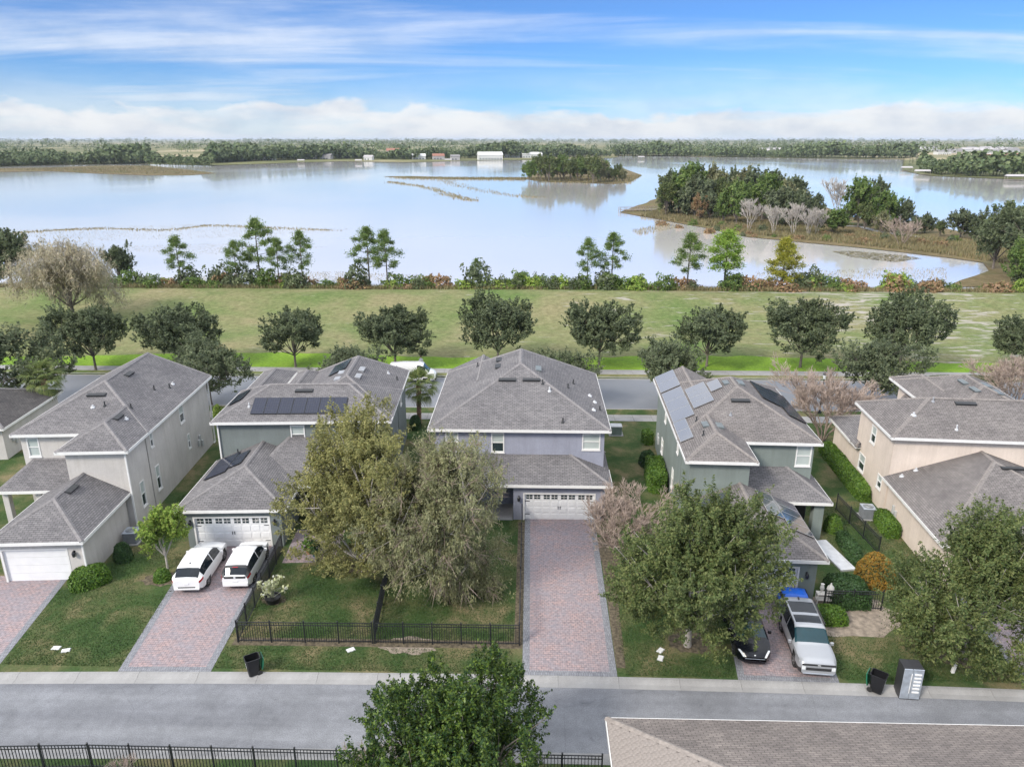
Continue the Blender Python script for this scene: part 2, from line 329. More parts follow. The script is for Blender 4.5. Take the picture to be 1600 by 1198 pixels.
# ------------------------------------------------------------------ object helpers
def link(o, parent=None):
    COL.objects.link(o)
    if parent is not None: o.parent = parent
    return o
def tag(o, label=None, cat=None, group=None, kind=None):
    if label: o['label'] = label
    if cat: o['category'] = cat
    if group: o['group'] = group
    if kind: o['kind'] = kind
    return o
def thing(name, label, cat, loc=(0, 0, 0), rz=0, group=None):
    o = bpy.data.objects.new(name, None); o.empty_display_size = .3; link(o)
    o.location = loc; o.rotation_euler = (0, 0, rz); return tag(o, label, cat, group)
class MB:
    def __init__(s): s.v = []; s.f = []; s.uv = {}
    def face(s, pts, uv=None):
        i = len(s.v); s.v += [tuple(p) for p in pts]; s.f.append(tuple(range(i, i+len(pts))))
        if uv: s.uv[len(s.f)-1] = uv
        return s
    def box(s, x0, x1, y0, y1, z0, z1, M=None):
        p = [Vector((x, y, z)) for z in (z0, z1) for y in (y0, y1) for x in (x0, x1)]
        if M: p = [M @ q for q in p]
        i = len(s.v); s.v += [tuple(q) for q in p]
        s.f += [tuple(i+k for k in f) for f in ((0, 2, 3, 1), (4, 5, 7, 6), (0, 1, 5, 4), (2, 6, 7, 3), (0, 4, 6, 2), (1, 3, 7, 5))]
        return s
    def bbox(s, x0, x1, y0, y1, z0, z1, b=.03, M=None):
        # box with chamfered vertical edges and top
        def ring(d, z): return [(x0+d, y0+0, z), (x1-d, y0, z), (x1, y0+d, z), (x1, y1-d, z), (x1-d, y1, z), (x0+d, y1, z), (x0, y1-d, z), (x0, y0+d, z)]
        def ring2(d, z): return [(x0+2*d, y0+d, z), (x1-2*d, y0+d, z), (x1-d, y0+2*d, z), (x1-d, y1-2*d, z), (x1-2*d, y1-d, z), (x0+2*d, y1-d, z), (x0+d, y1-2*d, z), (x0+d, y0+2*d, z)]
        return s.rings([ring(b, z0), ring(b, z1-b), ring2(b, z1)], M, True)
    def rings(s, rs, M=None, cap=True):
        n = len(rs[0]); i = len(s.v)
        for r in rs:
            for p in r: s.v.append(tuple(M @ Vector(p)) if M else tuple(p))
        for a in range(len(rs)-1):
            for k in range(n): s.f.append((i+a*n+k, i+a*n+(k+1) % n, i+(a+1)*n+(k+1) % n, i+(a+1)*n+k))
        if cap:
            s.f.append(tuple(i+k for k in reversed(range(n)))); s.f.append(tuple(i+(len(rs)-1)*n+k for k in range(n)))
        return s
    def tube(s, pts, rad, n=6, cap=True):
        pts = [Vector(p) for p in pts]; rs = []
        ref = None
        for k, p in enumerate(pts):
            d = (pts[min(k+1, len(pts)-1)]-pts[max(k-1, 0)])
            d = d.normalized() if d.length > 1e-9 else Vector((0, 0, 1))
            a = d.cross(Vector((0, 0, 1)) if abs(d.z) < .9 else Vector((1, 0, 0))) if ref is None else (ref - d*ref.dot(d))
            if a.length < 1e-6: a = d.orthogonal()
            a.normalize(); ref = a; c = d.cross(a); r = rad[k] if isinstance(rad, (list, tuple)) else rad
            rs.append([p+(a*math.cos(2*math.pi*j/n)+c*math.sin(2*math.pi*j/n))*r for j in range(n)])
        return s.rings(rs, None, cap)
    def lathe(s, prof, n=14, M=None):
        return s.rings([[(r*math.cos(2*math.pi*k/n), r*math.sin(2*math.pi*k/n), z) for k in range(n)] for r, z in prof], M, True)
    def mesh(s, name, mat, smooth=False, sharp=None):
        me = bpy.data.meshes.new(name); me.from_pydata(s.v, [], s.f)
        if s.uv:
            ul = me.uv_layers.new(name='UVMap')
            for fi, uv in s.uv.items():
                p = me.polygons[fi]
                for k, li in enumerate(p.loop_indices): ul.data[li].uv = uv[k]
        me.materials.append(MATS[mat] if isinstance(mat, str) else mat)
        if smooth:
            me.polygons.foreach_set('use_smooth', [True]*len(me.polygons))
            if sharp: me.set_sharp_from_angle(angle=R(sharp))
        me.update(); return me
    def build(s, name, mat, parent=None, smooth=False, sharp=None, loc=None):
        o = bpy.data.objects.new(name, s.mesh(name, mat, smooth, sharp)); link(o, parent)
        if loc: o.location = loc
        return o
def place(name, me, parent=None, loc=(0, 0, 0), rot=(0, 0, 0), scale=(1, 1, 1)):
    o = bpy.data.objects.new(name, me); link(o, parent); o.location = loc; o.rotation_euler = rot; o.scale = scale; return o
def np_mesh(name, V, FQ, mat, smooth=False):
    me = bpy.data.meshes.new(name); n, k = FQ.shape
    me.vertices.add(len(V)); me.vertices.foreach_set('co', np.ascontiguousarray(V, dtype=np.float32).ravel())
    me.loops.add(n*k); me.loops.foreach_set('vertex_index', np.ascontiguousarray(FQ, dtype=np.int32).ravel())
    me.polygons.add(n); me.polygons.foreach_set('loop_start', np.arange(0, n*k, k, dtype=np.int32)); me.polygons.foreach_set('loop_total', np.full(n, k, dtype=np.int32))
    me.materials.append(MATS[mat]); me.update(calc_edges=True); me.validate()
    return me
def unit(a): return a/np.maximum(np.linalg.norm(a, axis=1, keepdims=True), 1e-9)
def leaf_quads(C, nrm, size, aspect=.5, jit=.35, axis=None):
    """rhombus leaves: centres C, preferred normals nrm, random size"""
    n = len(C); N_ = unit(nrm+NR.normal(0, 1, (n, 3))*jit*1.6)
    a = NR.normal(0, 1, (n, 3)) if axis is None else axis+NR.normal(0, .35, (n, 3))
    a = unit(a-N_*np.sum(a*N_, 1, keepdims=True)); b = np.cross(N_, a)
    L_ = (size*NR.uniform(.6, 1.35, (n, 1)))*.5; Wd = L_*aspect
    V = np.stack([C-a*L_, C+b*Wd, C+a*L_, C-b*Wd], 1).reshape(-1, 3)
    return V, np.arange(n*4).reshape(n, 4)
# ------------------------------------------------------------------ trees
def lobe_points(n, lobes):
    w = np.array([l[3]*l[4]*l[5] for l in lobes])**.8; idx = NR.choice(len(lobes), n, p=w/w.sum())
    L_ = np.array(lobes)[idx]; u = unit(NR.normal(0, 1, (n, 3))); r = NR.uniform(.30, 1, (n, 1))**.55
    return L_[:, :3]+u*r*L_[:, 3:6], L_
def tree_meshes(key, H, th, rx, ry, nl, ncl, lpc, lsize, crad, leaf, bark, seed, flat=.75, trunk_r=.16, aspect=.5, bottom=.0, droop=0, stems=1, twig_n=0, twig_mat=None, spread=.62, low=.30):
    """returns (trunk mesh, crown mesh): limbs run from the trunk to leaf lobes, leaf clumps hang on the lobes"""
    global NR
    NR = np.random.default_rng(seed); rg = random.Random(seed)
    ch = H-th; cz = th+ch*.5
    lobes = []
    for k in range(nl):
        a = 2*math.pi*(k+rg.random()*.7)/nl*1.0+seed; q = spread*(.55+.45*rg.random()) if k else 0
        lz = th+ch*(low+(.75-low)*rg.random()) if k else th+ch*.68
        s = .30+.17*rg.random()
        lobes.append((math.cos(a)*rx*q, math.sin(a)*ry*q, lz, rx*s, ry*s, ch*s*flat))
    for k in range(nl//2):
        a = rg.random()*6.28; q = .25*rg.random(); lobes.append((math.cos(a)*rx*q, math.sin(a)*ry*q, th+ch*(.6+.2*rg.random()), rx*.36, ry*.36, ch*.28))
    P, LL = lobe_points(ncl, lobes)
    P[:, 2] = np.maximum(P[:, 2], th*.75+bottom)
    out = unit(P-np.array([[0, 0, cz-.15*ch]]))
    k_ = 5; sdir = unit(np.repeat(out, k_, 0)*.8+np.array([[0, 0, .75]])+NR.normal(0, .5, (ncl*k_, 3)))   # each clump is a handful of leafy sprays
    m_ = max(1, lpc//k_); tt = NR.uniform(0, 1, (ncl*k_*m_, 1)); ln_ = np.repeat(crad*NR.uniform(1.2, 2.9, (ncl*k_, 1)), m_, 0)
    st_ = np.repeat(P, k_, 0)+NR.normal(0, crad*.55, (ncl*k_, 3))
    C = np.repeat(st_, m_, 0)+np.repeat(sdir, m_, 0)*(tt-.25)*ln_+NR.normal(0, 1, (ncl*k_*m_, 3))*crad*.26*(1.25-tt)
    lpc = k_*m_
    if droop: C[:, 2] -= np.abs(NR.normal(0, droop, len(C)))
    nr_ = np.repeat(out, lpc, 0)*.7+np.array([[0, 0, .6]])
    ax = np.tile(np.array([[0, 0, -1.0]]), (len(C), 1)) if droop else None
    V, Q = leaf_quads(C, nr_, lsize, aspect, .5, ax)
    crown = np_mesh(key+'_crown', V, Q, leaf)
    mb = MB()
    for st in range(stems):
        ox, oy = (0, 0) if stems == 1 else (math.cos(st*2.1)*.12, math.sin(st*2.1)*.12)
        top = Vector((ox*4+rg.uniform(-.1, .1), oy*4+rg.uniform(-.1, .1), th+ch*.32))
        mb.tube([(ox, oy, -.15), (ox, oy, .12), (ox*1.6, oy*1.6, th*.5), (ox*2.6, oy*2.6, th), top], [trunk_r*1.5, trunk_r*1.1, trunk_r*.9, trunk_r*.8, trunk_r*.45], 8)
    for l in lobes:
        p0 = Vector((0, 0, th*(.8+.2*rg.random()))); p2 = Vector(l[:3]); mid = p0.lerp(p2, .5)+Vector((0, 0, -.06*ch))+Vector((rg.uniform(-.2, .2), rg.uniform(-.2, .2), 0))
        mb.tube([p0, mid, p2], [trunk_r*.5, trunk_r*.36, trunk_r*.14], 5, False)
        for j in range(5):
            e = p2+Vector((rg.uniform(-1, 1)*l[3], rg.uniform(-1, 1)*l[4], rg.uniform(-.3, 1)*l[5]))*.85
            mb.tube([mid.lerp(p2, rg.uniform(.2, 1)), e], [trunk_r*.18, trunk_r*.06], 4, False)
    trunk = mb.mesh(key+'_trunk', bark, True)
    tw = None
    if twig_n:
        idx = NR.choice(len(P), twig_n); A = P[idx]; D = unit(out[idx]+NR.normal(0, .6, (twig_n, 3)))
        Ln = NR.uniform(.5, 1.3, (twig_n, 1))*crad*2.2
        sd_ = unit(np.cross(D, NR.normal(0, 1, (twig_n, 3))))*.016
        B = A+D*Ln; B[:, 2] -= droop*.8
        tw = np_mesh(key+'_twigs', np.stack([A-sd_, A+sd_, B], 1).reshape(-1, 3), np.arange(twig_n*3).reshape(-1, 3), twig_mat)
    return trunk, crown, tw
def put_tree(meshes, name, label, cat, loc, rz=0, sc=1.0, group=None):
    t = thing(name, label, cat, loc, rz, group); t.scale = (sc, sc, sc) if isinstance(sc, (int, float)) else sc
    place('trunk', meshes[0], t); place('crown', meshes[1], t)
    if len(meshes) > 2 and meshes[2]: tag(place('twigs', meshes[2], t), kind='stuff')
    return t
def bare_meshes(key, H, spread, stems, depth, seed, bark, twig, r0=.06, th=1.1, fan=.5, rmin=.011):
    rg = random.Random(seed); mb = MB(); tw = MB()
    def grow(p, d, ln, r, k):
        q = p+d*ln; q2 = q+Vector((rg.uniform(-.1, .1), rg.uniform(-.1, .1), .04))*ln
        r = max(r, rmin)
        (mb if k > 2 else tw).tube([p, p.lerp(q, .5)+Vector((rg.uniform(-1, 1), rg.uniform(-1, 1), 0))*ln*.05, q2], [r, r*.85, r*.66], 5 if k > 2 else 3, False)
        if k == 0: return
        for j in range(3 if k > 1 else 4):
            e = Vector((rg.gauss(0, 1), rg.gauss(0, 1), rg.gauss(0, .5)))*fan
            nd_ = (d+e+Vector((0, 0, .12))).normalized()
            grow(p.lerp(q2, rg.uniform(.55, 1)) if j else q2, nd_, ln*rg.uniform(.62, .86), r*.62, k-1)
    for s in range(stems):
        a = 2*math.pi*s/stems+rg.random(); d = Vector((math.cos(a)*spread, math.sin(a)*spread, 1)).normalized()
        grow(Vector((math.cos(a)*.1, math.sin(a)*.1, -.1)), d, H*.33*rg.uniform(.85, 1.1), r0, depth)
    return mb.mesh(key+'_trunk', bark, True), tw.mesh(key+'_twigs', twig)
def put_bare(ms, name, label, cat, loc, rz=0, sc=1, group=None):
    t = thing(name, label, cat, loc, rz, group); t.scale = (sc, sc, sc) if isinstance(sc, (int, float)) else sc
    place('trunk', ms[0], t); tag(place('twigs', ms[1], t), kind='stuff'); return t
def pine_meshes(key, H, th, rmax, seed, leaf, dens=1.0, lsize=.42):
    global NR
    NR = np.random.default_rng(seed); rg = random.Random(seed); mb = MB(); cl = []
    lean = rg.uniform(-.3, .3)
    mb.tube([(0, 0, -.2), (lean*.3, 0, H*.4), (lean, 0, H*.75), (lean*1.1, 0, H*.97)], [.17, .14, .09, .03], 7)
    nb = int(20*dens)
    for k in range(nb):
        t = (k+rg.random())/nb; z = th+(H-th)*t; a = k*2.4+rg.random()*.8
        ln = rmax*(math.sin(math.pi*min(1, .25+.8*t))**.8)*rg.uniform(.55, 1.1)
        p0 = Vector((lean*z/H, 0, z)); p1 = p0+Vector((math.cos(a)*ln, math.sin(a)*ln, ln*rg.uniform(.0, .35)))
        mb.tube([p0, p0.lerp(p1, .6)+Vector((0, 0, -.06*ln)), p1], [.05, .035, .015], 4, False)
        cl.append(p1); cl.append(p0.lerp(p1, .72)+Vector((rg.uniform(-.3, .3), rg.uniform(-.3, .3), .15)))
    cl.append(Vector((lean, 0, H)))
    P = np.array([tuple(c) for c in cl]); n = 150
    C = np.repeat(P, n, 0)+NR.normal(0, 1, (len(P)*n, 3))*np.array([[.46, .46, .30]])*np.repeat(NR.uniform(.6, 1.25, (len(P), 1)), n, 0)
    V, Q = leaf_quads(C, np.tile(np.array([[0, 0, 1.0]]), (len(C), 1)), lsize, .28, .9)
    return mb.mesh(key+'_trunk', 'bark', True), np_mesh(key+'_crown', V, Q, leaf), None
def bush_mesh(key, rx, ry, rz, n, lsize, leaf, seed, boxy=2.0, lump=.12, aspect=.55):
    """leaf shell over a rounded body; boxy>2 gives clipped hedges"""
    global NR
    NR = np.random.default_rng(seed); u = unit(NR.normal(0, 1, (n, 3))); u[:, 2] = np.abs(u[:, 2])*1.0-.05*(NR.random(n) < .2)
    e = boxy; r = 1/np.maximum((np.abs(u)**e).sum(1), 1e-6)**(1/e)
    ph = NR.uniform(0, 6, 6)
    lumpf = 1+lump*(np.sin(u[:, 0]*7+ph[0])*np.sin(u[:, 1]*6+ph[1])+.6*np.sin(u[:, 2]*9+ph[2]+u[:, 0]*5))
    dep = 1-np.abs(NR.normal(0, .10, n))
    C = u*(r*lumpf*dep)[:, None]*np.array([[rx, ry, rz]]); C[:, 2] = np.maximum(C[:, 2], .02)
    V, Q = leaf_quads(C, u+np.array([[0, 0, .3]]), lsize, aspect, .55)
    return np_mesh(key, V, Q, leaf)
def shrub(name, label, cat, me, loc, rz=0, sc=(1, 1, 1), group=None, core=None):
    t = thing(name, label, cat, loc, rz, group); t.scale = sc
    place('foliage', me, t)
    if core:
        mb = MB(); rx, ry, rzz = core
        for k in range(5):
            a = k*1.26; mb.tube([(0, 0, -.05), (math.cos(a)*rx*.3, math.sin(a)*ry*.3, rzz*.5), (math.cos(a)*rx*.6, math.sin(a)*ry*.6, rzz*.8)], [.03, .02, .01], 4)
        mb.build('stems', 'bark', t)
    return t
# ================================================================== THE SETTING
def ky(x): return -x*x/1450.0
def build_ground():
    xs = [-40000, -9000, -2500, -700, -300, -160, -110] + [x*1.0 for x in range(-90, 91, 5)] + [110, 160, 300, 700, 2500, 9000, 40000]
    rows = [(-60, 0, 0), (10, 0, 0), (24.9, 0, 1), (24.93, -.25, 1), (30.32, -.25, 1), (30.35, 0, 1), (45, 0, 0), (68.95, 0, 0), (68.98, -.25, 0), (78.95, -.25, 0), (78.98, 0, 0), (92, 0, 0),
            (96, -.15, 0), (102, -.35, 0), (108, -.15, 0), (114, .45, 0), (119, .95, 0), (123, 1.0, 0), (127, .6, 0), (131, -.25, 0), (136, -1.5, 0), (146, -3.2, 0), (400, -4, 0), (3000, -4, 0), (45000, -4, 0)]
    mb = MB(); nx = len(xs); mats = []
    for y, z, k in rows:
        for x in xs:
            w = .12*math.sin(x*.07+y*.11)*math.sin(x*.031+1) if 96 < y < 128 else 0
            mb.v.append((x, y+(ky(max(-60, min(60, x))) if k else 0), z+w))
    me_f = []
    for r in range(len(rows)-1):
        for c in range(nx-1):
            mb.f.append((r*nx+c, r*nx+c+1, (r+1)*nx+c+1, (r+1)*nx+c)); mats.append(0 if rows[r][0] < 78.97 else (1 if rows[r][0] < 131 else 2))
    o = mb.build('ground', 'lawn'); o.data.materials.append(MATS['meadow_grass']); o.data.materials.append(MATS['marsh_ground'])
    o.data.polygons.foreach_set('material_index', mats); tag(o, kind='structure'); return o
build_ground()
def sheet(name, mat, pts, z, rot=0, kind='structure', parent=None, label=None):
    c = Vector((pts[0][0], pts[0][1], 0)); M = Matrix.Rotation(-rot, 3, 'Z')
    mb = MB(); mb.face([tuple(M @ (Vector((p[0], p[1], 0))-c)) for p in pts])
    o = mb.build(name, mat, parent); o.location = (c.x, c.y, z); o.rotation_euler = (0, 0, rot)
    tag(o, kind=kind if parent is None else None)
    return o
sheet('street', 'asphalt', [(-90, 20), (90, 20), (90, 31), (-90, 31)], -.115)
sheet('back_road', 'asphalt_smooth', [(-200, 68.99), (200, 68.99), (200, 78.94), (-200, 78.94)], -.12)
def strip_of(name, seg_name, mesh, xs, yf, rotf, mat=None):
    p = bpy.data.objects.new(name, None); link(p); tag(p, kind='structure')
    for x in xs:
        place(seg_name, mesh, p, (x, yf(x), 0), (0, 0, rotf(x)))
    return p
def kerb_mesh(L_, prof, nm):
    mb = MB(); h = L_/2
    mb.rings([[(-h, y, z) for y, z in prof], [(h, y, z) for y, z in prof]])
    return mb.mesh(nm, 'concrete')
kp = [(0, .012), (-.14, .012), (-.25, -.02), (-.42, -.095), (-.72, -.104), (-.72, -.3), (0, -.3)]
km = kerb_mesh(2.985, kp, 'kerb_far_side')
strip_of('kerb', 'kerb_segment', km, [x*3.0 for x in range(-22, 23)], lambda x: 30.36+ky(x), lambda x: -x/725)
km2 = kerb_mesh(2.985, [(-y, z) for y, z in reversed(kp)], 'kerb_near_side')
strip_of('kerb', 'kerb_segment', km2, [x*3.0 for x in range(-18, 12)], lambda x: 24.88+ky(x), lambda x: -x/725)
def slab_mesh(lx, ly, h, nm):
    mb = MB(); mb.bbox(-lx/2, lx/2, -ly/2, ly/2, -.1, h, .012); return mb.mesh(nm, 'concrete')
sm = slab_mesh(1.78, 1.65, .03, 'slab')
strip_of('sidewalk', 'sidewalk_slab', sm, [x*1.8 for x in range(-32, 33)], lambda x: 66.35, lambda x: 0)
strip_of('sidewalk', 'sidewalk_slab', sm, [x*1.8 for x in range(-48, 49)], lambda x: 81.1, lambda x: 0)
km3 = kerb_mesh(2.98, [(0, .02), (-.16, .02), (-.2, -.1), (-.5, -.112), (-.5, -.3), (0, -.3)], 'kerb_road')
strip_of('kerb', 'kerb_segment', km3, [x*3.0 for x in range(-32, 33)], lambda x: 79.2, lambda x: 0)
strip_of('kerb', 'kerb_segment', kerb_mesh(2.98, [(0, -.3), (.5, -.3), (.5, -.112), (.2, -.1), (.16, .02), (0, .02)], 'kerb_road2'), [x*3.0 for x in range(-22, 23)], lambda x: 68.75, lambda x: 0)
rv = random.Random(3); sheet('verge', 'verge_green', [(-160, 82.0), (160, 82.0)]+[(160-x*2.0, 86.9+.9*math.sin(x*.21)+.6*math.sin(x*.083+1)+rv.uniform(-.35, .35)) for x in range(161)], .006)
# driveways: field of pink pavers with a grey soldier course
def driveway(bl, br, tl, tr, rot):
    o = sheet('driveway', 'paver_pink', [bl, br, tr, tl], .010, rot)
    def lerp(a, b, t): return (a[0]+(b[0]-a[0])*t, a[1]+(b[1]-a[1])*t)
    w = math.dist(bl, br); k = .36/w; l = .36/math.dist(bl, tl)
    inv = Matrix.Translation((bl[0], bl[1], .010)) @ Matrix.Rotation(rot, 4, 'Z'); inv = inv.inverted()
    for pts, tu in (([bl, lerp(bl, br, k), lerp(tl, tr, k), tl], 0), ([lerp(bl, br, 1-k), br, tr, lerp(tl, tr, 1-k)], 0),
                [[lerp(lerp(bl, br, k), lerp(tl, tr, k), 0), lerp(bl, br, 1-k), lerp(lerp(bl, br, 1-k), lerp(tl, tr, 1-k), l), lerp(lerp(bl, br, k), lerp(tl, tr, k), l)], 1]):
        mb = MB(); mb.face([inv @ Vector((p[0], p[1], .014)) for p in pts]); mb.build('paver_border', 'paver_border', o)
    return o
driveway((-32.6, 30.30-.7), (-26.84, 30.32-.5), (-33.9, 38.2), (-28.15, 38.6), R(8))
driveway((-20.63, 30.36-.29), (-15.95, 30.36-.18), (-21.9, 42.0), (-16.5, 42.3), R(3.5))
driveway((-.28, 30.355), (4.46, 30.345), (-.30, 46.3), (4.62, 46.3), 0)
driveway((10.42, 30.28), (15.35, 30.2), (11.6, 39.6), (16.6, 39.4), R(-5))
driveway((24.34, 29.95), (29.6, 29.7), (25.3, 39), (30.6, 39), R(-6))
sheet('walkway', 'paver_pink', [(-15.6, 40.2), (-12.4, 40.4), (-12.6, 44.4), (-15.9, 44.4)], .009, R(3.5))
def wk(): 
    mb = MB(); a, b2 = G(1279, 846), G(1326, 892)
    d = Vector((b2[0]-a[0], b2[1]-a[1], 0)).normalized(); n = Vector((-d.y, d.x, 0))
    p = [Vector((*a, 0))+n*.5, Vector((*a, 0))-n*.5, Vector((*b2, 0))-n*.5, Vector((*b2, 0))+n*.5]
    mb.rings([[tuple(q) for q in p], [tuple(q+Vector((0, 0, .12))) for q in p]]); o = mb.build('walkway', 'pale_pvc'); tag(o, kind='structure')
wk()
# mulch beds and bare soil
def blob(name, mat, cx, cy, rx, ry, z, seed, n=26):
    rg = random.Random(seed); ph = rg.random()*6
    pts = [(cx+math.cos(2*math.pi*k/n)*rx*(1+.12*math.sin(3*k*.7+ph)+rg.uniform(-.07, .07)), cy+math.sin(2*math.pi*k/n)*ry*(1+.12*math.sin(2*k*.9+ph)+rg.uniform(-.07, .07))) for k in range(n)]
    return sheet(name, mat, pts, z)
for k, (px, py, rx, ry, m_) in enumerate([(692, 921, .75, .6, 'mulch'), (1080, 1003, 1.2, .9, 'mulch'), (1190+305, 1022, 1.2, 1.0, 'mulch'), (565, 880, 2.0, 1.1, 'mulch'), (148, 576, .9, .7, 'mulch'),
        (1320, 960, 3.2, 2.0, 'sand_soil'), (960, 862, 1.5, 1.6, 'mulch'), (640, 1008, 1.6, .7, 'sand_soil'), (255, 905, 1.3, .7, 'mulch'), (428, 937, .7, .5, 'mulch')]):
    x, y = G(px, py); blob('mulch_bed' if m_ == 'mulch' else 'bare_soil', m_, x, y, rx, ry, .005+.0003*k, 40+k)
sheet('mulch_bed', 'mulch', [(-15.7, 32.25), (-.3, 32.35), (-.3, 32.95), (-15.7, 32.9)], .0085)
sheet('mulch_bed', 'mulch', [(-.75, 32.95), (-.3, 32.95), (-.3, 45.8), (-.75, 45.8)], .0092)
sheet('mulch_bed', 'mulch', [(4.5, 31.0), (4.95, 31.0), (5.5, 44), (4.66, 44)], .0088)
# lake and lands round it
WZ = -1.0
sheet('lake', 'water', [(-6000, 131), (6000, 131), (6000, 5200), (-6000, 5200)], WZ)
def land(name, mat, px, z=WZ+.12, extra=None, jag=.03, seed=1):
    rg = random.Random(seed); base = [G(a, b_, WZ) for a, b_ in px]; pts = []
    for i, p in enumerate(base):
        q = base[(i+1) % len(base)]; L_ = math.dist(p, q); n = max(1, min(14, int(L_/8)))
        for k in range(n):
            t = k/n; j = rg.uniform(-1, 1)*min(6, L_*jag)
            pts.append((p[0]+(q[0]-p[0])*t, p[1]+(q[1]-p[1])*t+(j if k else 0)))
    if extra: pts += extra
    mb = MB(); mb.face([(p[0], p[1], z) for p in pts]); o = mb.build(name, mat); tag(o, kind='structure'); return o
land('peninsula', 'marsh_ground', [(968, 332), (1022, 312), (1060, 300), (1130, 296), (1200, 303), (1290, 324), (1335, 340), (1400, 346), (1450, 352), (1500, 362), (1560, 366), (1640, 369), (1640, 452), (1480, 448), (1545, 424), (1536, 411), (1487, 404), (1412, 395), (1337, 387), (1262, 380), (1169, 371), (1094, 355), (1000, 338)], seed=3)
land('island', 'marsh_ground', [(818, 280), (835, 270), (900, 264), (975, 264), (1003, 274), (985, 285), (960, 288), (914, 286), (860, 285)], seed=4)
land('marsh_spit', 'marsh_ground', [(598, 276), (640, 275.5), (732, 278), (822, 277.5), (822, 281), (732, 280.5), (640, 278.5)], seed=5, jag=.01)
land('sandbar', 'marsh_ground', [(-60, 264), (83, 262), (160, 259), (232, 259), (300, 266), (338, 271), (300, 274), (232, 274.5), (160, 272), (83, 268), (-60, 270)], seed=6, jag=.01)
shore = [(-700, 262), (0, 261), (100, 258), (232, 256.5), (330, 259), (395, 257), (530, 252.5), (640, 254), (760, 251), (850, 250), (955, 247), (975, 244), (1150, 246), (1262, 248), (1405, 249.5), (1432, 252), (1420, 263), (1409, 267), (1450, 275), (1544, 279), (1640, 283), (2300, 300)]
def far_land():
    rg = random.Random(7); base = [G(a, b_, WZ) for a, b_ in shore]; pts = []
    for p, q in zip(base[:-1], base[1:]):
        n = max(1, min(14, int(math.dist(p, q)/20)))
        for k in range(n):
            t = k/n; j = rg.uniform(-1, 1)*(3 if k else 0); pts.append((p[0]+(q[0]-p[0])*t, p[1]+(q[1]-p[1])*t+j))
    pts.append(base[-1]); sc = [1, 1.08, 1.2, 1.4, 1.7, 2.2, 3, 4.5, 7, 12, 20, 34]; zz = [0, 1, 2, 2, 3, 3, 4, 6, 9, 14, 22, 30]
    mb = MB(); n = len(pts)
    for s_, z in zip(sc, zz):
        for k, p in enumerate(pts): mb.v.append((p[0]*s_, p[1]*s_, WZ+.25+z*(.6+.4*math.sin(k*.21+s_))))
    for r in range(len(sc)-1):
        for k in range(n-1): mb.f.append((r*n+k, r*n+k+1, (r+1)*n+k+1, (r+1)*n+k))
    tag(mb.build('far_shore', 'far_ground', smooth=True), kind='structure')
far_land()
def haze():
    m = bpy.data.materials.new('haze_air'); m.use_nodes = True; nt = m.node_tree; nt.nodes.clear()
    o_ = nt.nodes.new('ShaderNodeOutputMaterial'); v = nt.nodes.new('ShaderNodeVolumePrincipled')
    v.inputs['Color'].default_value = (.80, .88, 1.0, 1); v.inputs['Density'].default_value = HAZE; v.inputs['Anisotropy'].default_value = .0
    nt.links.new(v.outputs[0], o_.inputs['Volume'])
    o = MB().box(-46000, 46000, -500, 46500, -6, 62).build('haze', m); tag(o, 'thin pale air over the lake and far woods', 'haze', kind='stuff')
HAZE = 6e-5
haze()
mb = MB()
for pts in ([(1322, 353), (1345, 354), (1372, 362), (1420, 368), (1480, 377), (1540, 388)],):
    c = [Vector((*G(a, b_, WZ+.2), WZ+.2)) for a, b_ in pts]
    for i in range(len(c)-1):
        d = (c[i+1]-c[i]).normalized(); n = Vector((-d.y, d.x, 0))*1.1; mb.face([c[i]-n, c[i+1]-n, c[i+1]+n, c[i]+n])
tag(mb.build('path', 'concrete'), kind='structure')
